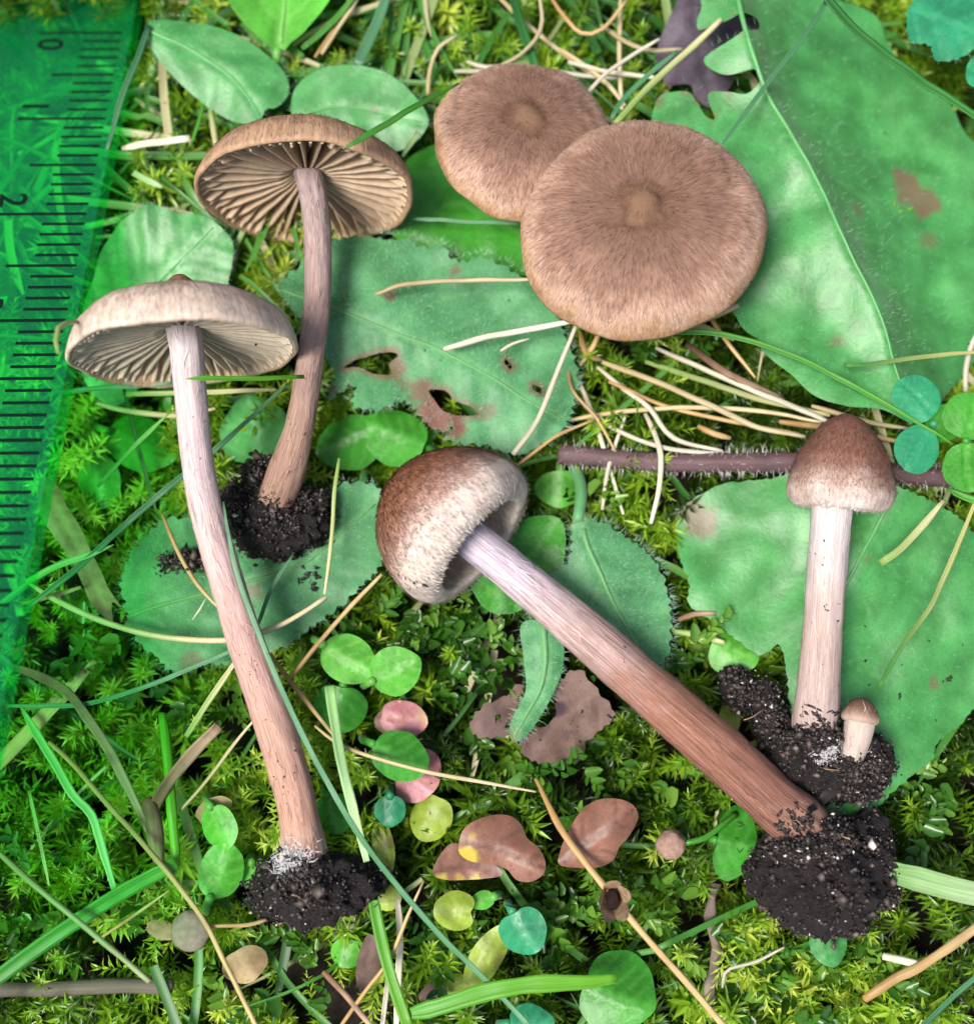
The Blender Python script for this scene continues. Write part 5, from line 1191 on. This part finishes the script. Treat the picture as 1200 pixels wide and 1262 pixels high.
# ------------------------------------------------------------------ ruler
def ruler():
    D0 = 1.12 / math.sqrt((13.0 ** 2 + .26 ** 2) / F ** 2 + .005 ** 2)
    def pt(s): 
        D = D0 * (1 - .005 * s)
        return CAM + RIGHT * (D0 / F * (-438 + .26 * s)) - UP * (D0 / F * (-591 + 13.0 * s)) - BACK * D
    o0 = pt(0); Ld = pt(1) - pt(0); Ld /= np.linalg.norm(Ld)
    Wd = -RIGHT - UP * (-.02); Wd = Wd - Ld * (Wd @ Ld); Wd /= np.linalg.norm(Wd)
    Nd = np.cross(Wd, Ld); Nd = Nd if Nd @ BACK > 0 else -Nd
    def q(s, u, h): return (Ld * s + Wd * u + Nd * h) * 1.12
    for s_ in np.arange(-8, 80, .4):
        for u_ in np.arange(-.9, 16, .4):
            w_ = o0 + q(s_, u_, -1.5); x_, y_ = proj(w_); i_, j_ = int((y_ + 150) / 8), int((x_ + 150) / 8)
            if 0 <= i_ < 190 and 0 <= j_ < 190: LID[i_, j_] = min(LID[i_, j_], w_[2] + (1.2 if s_ > 5 else -.6))
    root = empty('ruler', o0); top(root, 'transparent green plastic ruler with black millimetre marks along its edge', 'ruler')
    m, nt, b = nodes('green_plastic')
    tr = nt.nodes.new('ShaderNodeBsdfTransparent'); tr.inputs[0].default_value = (.44, 1.0, .55, 1)
    gl = nt.nodes.new('ShaderNodeBsdfGlossy'); gl.inputs[0].default_value = (.9, 1, .95, 1); gl.inputs['Roughness'].default_value = .05
    df = nt.nodes.new('ShaderNodeBsdfDiffuse'); df.inputs[0].default_value = (.01, .55, .20, 1)
    fr = nt.nodes.new('ShaderNodeFresnel'); fr.inputs[0].default_value = 1.4
    m1 = nt.nodes.new('ShaderNodeMixShader'); m1.inputs[0].default_value = .09
    nt.links.new(tr.outputs[0], m1.inputs[1]); nt.links.new(df.outputs[0], m1.inputs[2])
    m2 = nt.nodes.new('ShaderNodeMixShader'); m2.inputs[0].default_value = .025; nt.links.new(m1.outputs[0], m2.inputs[1]); nt.links.new(gl.outputs[0], m2.inputs[2])
    nt.links.new(m2.outputs[0], nt.nodes['Material Output'].inputs[0])
    # body: rounded corner at the zero end, bevelled measuring edge
    ol = []
    r = 1.6
    for t in np.linspace(0, math.pi / 2, 7): ol.append((-6.2 + r - r * math.sin(t) if False else -6.2 + r * (1 - math.sin(t)), r * (1 - math.cos(t))))
    ol = ol[::-1]                      # from the end face round to the edge
    ol = [(-6.2, 30)] + [(s, u) for s, u in ol][0:] 
    ol = [(-6.2, 30.0), (-6.2, r)] + [(-6.2 + r * (1 - math.cos(t)), r * (1 - math.sin(t))) for t in np.linspace(.2, math.pi / 2, 6)] + [(82, 0.0), (82, 30.0)]
    V = []
    for s, u in ol: V.append(q(s, u, 0 if u > .8 else 0))
    topi = list(range(len(ol)))
    for s, u in ol: V.append(q(s, max(u, 0) + (0.0 if u > .8 else -.15), -1.3))
    nn = len(ol)
    Fc = [tuple(topi), tuple(range(2 * nn - 1, nn - 1, -1))] + [(i, nn + i, nn + (i + 1) % nn, (i + 1) % nn) for i in range(nn)]
    me = new_mesh('ruler_body', np.array(V), Fc, m, False)
    add('ruler_body', me, (0, 0, 0), root)
    mi, nti, bi = nodes('black_print'); bi.inputs['Base Color'].default_value = (.004, .012, .010, 1); bi.inputs['Roughness'].default_value = .9; bi.inputs['Specular IOR Level'].default_value = .03
    mats = {}
    for s in range(0, 76):
        L, wd = (6.8, .26) if s % 10 == 0 else ((5.0, .24) if s % 5 == 0 else (3.1, .24))
        kk = 'l%d' % (L * 10)
        if kk not in mats:
            V = [q(a, u, h) for h in (.004, .03) for a, u in ((-wd / 2, .75), (wd / 2, .75), (wd / 2, .75 + L), (-wd / 2, .75 + L))]
            mats[kk] = new_mesh('tick', np.array(V), [(0, 1, 2, 3), (4, 7, 6, 5), (0, 4, 5, 1), (1, 5, 6, 2), (2, 6, 7, 3), (3, 7, 4, 0)], mi, False)
        add('tick_mark', mats[kk], Ld * s * 1.12, root)
    # numerals, tops toward the measuring edge
    for n_, s in ((0, 1.4), (1, 8.6), (2, 18.6), (3, 28.6), (4, 38.6), (5, 48.6), (6, 58.6)):
        cu = bpy.data.curves.new('numeral', 'FONT'); cu.body = str(n_); cu.size = 3.25; cu.align_x = 'CENTER'; cu.align_y = 'CENTER'; cu.extrude = .012; cu.offset = .05
        cu.materials.append(mi)
        tmp = bpy.data.objects.new('numeral_curve', cu); COL.objects.link(tmp)
        dg = bpy.context.evaluated_depsgraph_get(); me = bpy.data.meshes.new_from_object(tmp.evaluated_get(dg))
        bpy.data.objects.remove(tmp); bpy.data.curves.remove(cu)
        t = bpy.data.objects.new('numeral', me); COL.objects.link(t); t.parent = root
        Mx = np.stack([Ld, -Wd, Nd], 1)
        if np.linalg.det(Mx) < 0: Mx = np.stack([-Ld, -Wd, Nd], 1)
        mm = Matrix(Mx.tolist()).to_4x4(); mm.translation = Vector(q(s, 6.5, .02)); t.matrix_local = mm
ruler()

# ------------------------------------------------------------------ moss and undergrowth
def lid_height(pxy, default):
    gi = ((pxy + 150) / 8).astype(int)
    inside = (gi[:, 0] >= 0) & (gi[:, 0] < 190) & (gi[:, 1] >= 0) & (gi[:, 1] < 190)
    g = np.clip(gi, 0, 189)
    return np.where(inside, LID[g[:, 1], g[:, 0]], 99.0) - 1.8

def moss():
    N, K = 4700, 58
    bx = RNG.uniform(-54, 54, N); by = RNG.uniform(-56, 62, N)
    gap = np.array([nz((x, y, 4), .085) + .5 * nz((x, y, 14), .2) for x, y in zip(bx, by)])
    kp = gap > RNG.uniform(-.75, -.3, N); bx, by = bx[kp], by[kp]; N = len(bx)
    H = RNG.uniform(3.0, 9.0, N) * (1 + .25 * np.array([nz((x, y, 1), .06) for x, y in zip(bx, by)]))
    ph = RNG.uniform(0, 2 * np.pi, N); lean = RNG.uniform(.5, 6.5, N)
    base = np.stack([bx, by, np.full(N, -.3)], 1)
    tip = base + np.stack([np.cos(ph) * lean, np.sin(ph) * lean, H], 1)
    for _ in range(2):
        x, y = proj(tip); lim = lid_height(np.stack([x, y], 1), 99.); tip[:, 2] = np.minimum(tip[:, 2], np.maximum(lim, .3))
    H = tip[:, 2] + .3
    t = np.linspace(.18, 1, K)[None, :] + RNG.uniform(-.01, .01, (N, K))
    lv = np.stack([np.cos(ph) * lean, np.sin(ph) * lean], 1)
    C = np.zeros((N, K, 3)); C[..., :2] = base[:, None, :2] + lv[:, None, :] * (t ** 1.7)[..., None]
    C[..., 2] = base[:, None, 2] + H[:, None] * (1.25 * t - .25 * t ** 2.2)
    T = np.zeros((N, K, 3)); T[..., :2] = lv[:, None, :] * (1.7 * t ** .7)[..., None]; T[..., 2] = H[:, None] * (1.25 - .55 * t ** 1.2)
    T /= np.linalg.norm(T, axis=-1)[..., None]
    A = np.cross(T, np.array([.13, .97, .2])); A /= np.linalg.norm(A, axis=-1)[..., None]; Bv = np.cross(T, A)
    az = (np.arange(K) * 2.39996)[None, :] + RNG.uniform(0, 6.28, (N, 1)) + RNG.normal(0, .2, (N, K))
    rad = A * np.cos(az)[..., None] + Bv * np.sin(az)[..., None]
    el = np.radians(np.interp(t, [0, .75, .93, 1.02], [82, 72, 45, 14])) + RNG.normal(0, .15, (N, K))
    D = T * np.cos(el)[..., None] + rad * np.sin(el)[..., None]
    big = RNG.uniform(0, 1, (N, 1)) < .07
    size = RNG.uniform(.75, 1.25, (N, 1)) * np.where(big, 1.55, 1) * np.interp(t, [.15, .5, .85, 1], [.8, 1.15, 1.0, .65])
    L = 1.3 * size; Wd = .15 * size
    sd = np.cross(D, T); sd /= np.linalg.norm(sd, axis=-1)[..., None] + 1e-9
    up = np.cross(sd, D)
    b = C; l = C + D * (L * .38)[..., None] + sd * Wd[..., None] + up * (L * .06)[..., None]; r = C + D * (L * .38)[..., None] - sd * Wd[..., None] + up * (L * .06)[..., None]
    m = C + D * (L * .42)[..., None] - up * (L * .03)[..., None]
    tp = C + D * (L * .95)[..., None] - up * (L * RNG.uniform(-.1, .4, (N, K)))[..., None]
    V = np.stack([b, l, m, r, tp], 2).reshape(-1, 3)
    k = (np.arange(N * K) * 5)[:, None]
    Fc = np.concatenate([k + np.array([[0, 2, 1]]), k + np.array([[0, 3, 2]]), k + np.array([[1, 2, 4]]), k + np.array([[2, 3, 4]])], 0)
    patch = np.array([nz((x, y, 9), .045) for x, y in zip(bx, by)])
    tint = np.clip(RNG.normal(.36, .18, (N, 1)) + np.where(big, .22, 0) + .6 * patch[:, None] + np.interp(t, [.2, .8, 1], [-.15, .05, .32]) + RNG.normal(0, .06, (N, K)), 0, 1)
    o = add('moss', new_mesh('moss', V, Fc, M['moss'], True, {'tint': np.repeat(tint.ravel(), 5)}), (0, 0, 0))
    top(o, 'feathery green moss carpet covering the ground', 'moss', None, 'stuff')
moss()

def leafy_moss():
    cs = [(560, 780, 60, 26), (600, 810, 50, 22), (790, 820, 60, 22), (690, 970, 70, 30), (560, 1150, 70, 24), (700, 1130, 60, 26), (930, 1200, 80, 26), (1060, 1190, 70, 24), (120, 780, 60, 26), (230, 850, 60, 24), (860, 960, 60, 26), (720, 610, 40, 16), (620, 900, 50, 20), (830, 1130, 60, 22), (1000, 1235, 70, 18), (60, 1130, 80, 26), (360, 1180, 60, 16), (1150, 1000, 60, 20), (790, 430, 50, 12), (520, 770, 40, 16), (470, 770, 40, 10)]
    VV, FF, TT, off = [], [], [], 0
    for cx, cy, sp, n in cs:
        for _ in range(int(n * .45)):
            px, py = RNG.normal(cx, sp * .6), RNG.normal(cy, sp * .5)
            z = float(min(RNG.uniform(4.5, 7.6), lid_height(np.array([[px, py]]), 99.)[0]))
            if z < 2: continue
            c = P(px, py, z); ph = RNG.uniform(0, 6.28); d = np.array([math.cos(ph), math.sin(ph), RNG.uniform(-.1, .5)]); d /= np.linalg.norm(d)
            s = np.cross(d, (0, 0, 1)); s /= np.linalg.norm(s); u = np.cross(s, d)
            nl = RNG.integers(6, 13); tint = RNG.uniform(.1, .9)
            for i in range(nl):
                t = i / (nl - 1)
                sg = 1 if i % 2 else -1
                L = RNG.uniform(.8, 1.9) * (1 - .4 * t); ww = L * RNG.uniform(.2, .32)
                b = c + d * (t * nl * .32)
                dd = d * RNG.uniform(.3, 1) + s * sg * RNG.uniform(.2, 1) + u * RNG.uniform(-.2, 1.0); dd /= np.linalg.norm(dd)
                ss = np.cross(dd, u); ss /= np.linalg.norm(ss); uu = np.cross(ss, dd)
                rim = []
                for k in range(8):
                    a = 2 * math.pi * k / 8
                    rim.append(b + dd * L * (.5 - .5 * math.cos(a)) + ss * ww * math.sin(a) * (1.15 if math.cos(a) > 0 else .8) + uu * .2 * L * abs(math.sin(a)))
                VV += [b + dd * L * .5 - uu * .03] + rim
                FF += [(off, off + 1 + k, off + 1 + (k + 1) % 8) for k in range(8)]; off += 9
                TT += [np.clip(tint + RNG.normal(0, .12), 0, 1)] * 9
    o = add('leafy_moss', new_mesh('leafy_moss', np.array(VV), np.array(FF), M['leafy_moss'], True, {'tint': np.array(TT)}), (0, 0, 0))
    top(o, 'glossy wet oval leaved moss patches among the feathery moss', 'moss', None, 'stuff')
leafy_moss()

def understory():
    """fine background grass and litter that no one could count, lying low between the moss shoots"""
    VV, FF, TT, off = [], [], [], 0
    for i in range(420):
        if i < 210: px, py = RNG.uniform(-60, 560), RNG.uniform(-60, 330)
        elif i < 300: px, py = RNG.uniform(480, 1000), RNG.uniform(-60, 150)
        else: px, py = RNG.uniform(-60, 1260), RNG.uniform(-60, 1320)
        z = float(min(RNG.uniform(3.5, 8.2), lid_height(np.array([[px, py]]), 99.)[0]))
        if z < 1: continue
        a = RNG.uniform(0, 6.28); L = RNG.uniform(6, 18); c = P(px, py, z)
        d = np.array([math.cos(a), math.sin(a), RNG.uniform(-.15, .15)]); bend = RNG.normal(0, .18)
        s = np.array([-math.sin(a), math.cos(a), 0]); w = RNG.uniform(.12, .42)
        n = 8; tint = RNG.choice([RNG.uniform(0, .7), RNG.uniform(.75, 1)], p=[.8, .2])
        pts = np.array([c + d * L * (j / n - .5) + s * bend * L * (j / n - .5) ** 2 for j in range(n + 1)])
        x, y = proj(pts); lim = lid_height(np.stack([x, y], 1), 99.); pts[:, 2] = np.minimum(pts[:, 2], lim + .5)
        for j in range(n + 1):
            ww = w * min(1, .3 + 2.5 * (1 - j / n))
            VV += [pts[j] - s * ww + np.array([0, 0, .1]), pts[j], pts[j] + s * ww + np.array([0, 0, .1])]; TT += [tint] * 3
        for j in range(n):
            k = off + j * 3
            FF += [(k, k + 1, k + 4), (k, k + 4, k + 3), (k + 1, k + 2, k + 5), (k + 1, k + 5, k + 4)]
        off += 3 * (n + 1)
    o = add('undergrowth', new_mesh('undergrowth', np.array(VV), np.array(FF), M['under'], True, {'tint': np.array(TT)}), (0, 0, 0))
    top(o, 'fine mixed grass litter threading through the moss', 'grass', None, 'stuff')
understory()
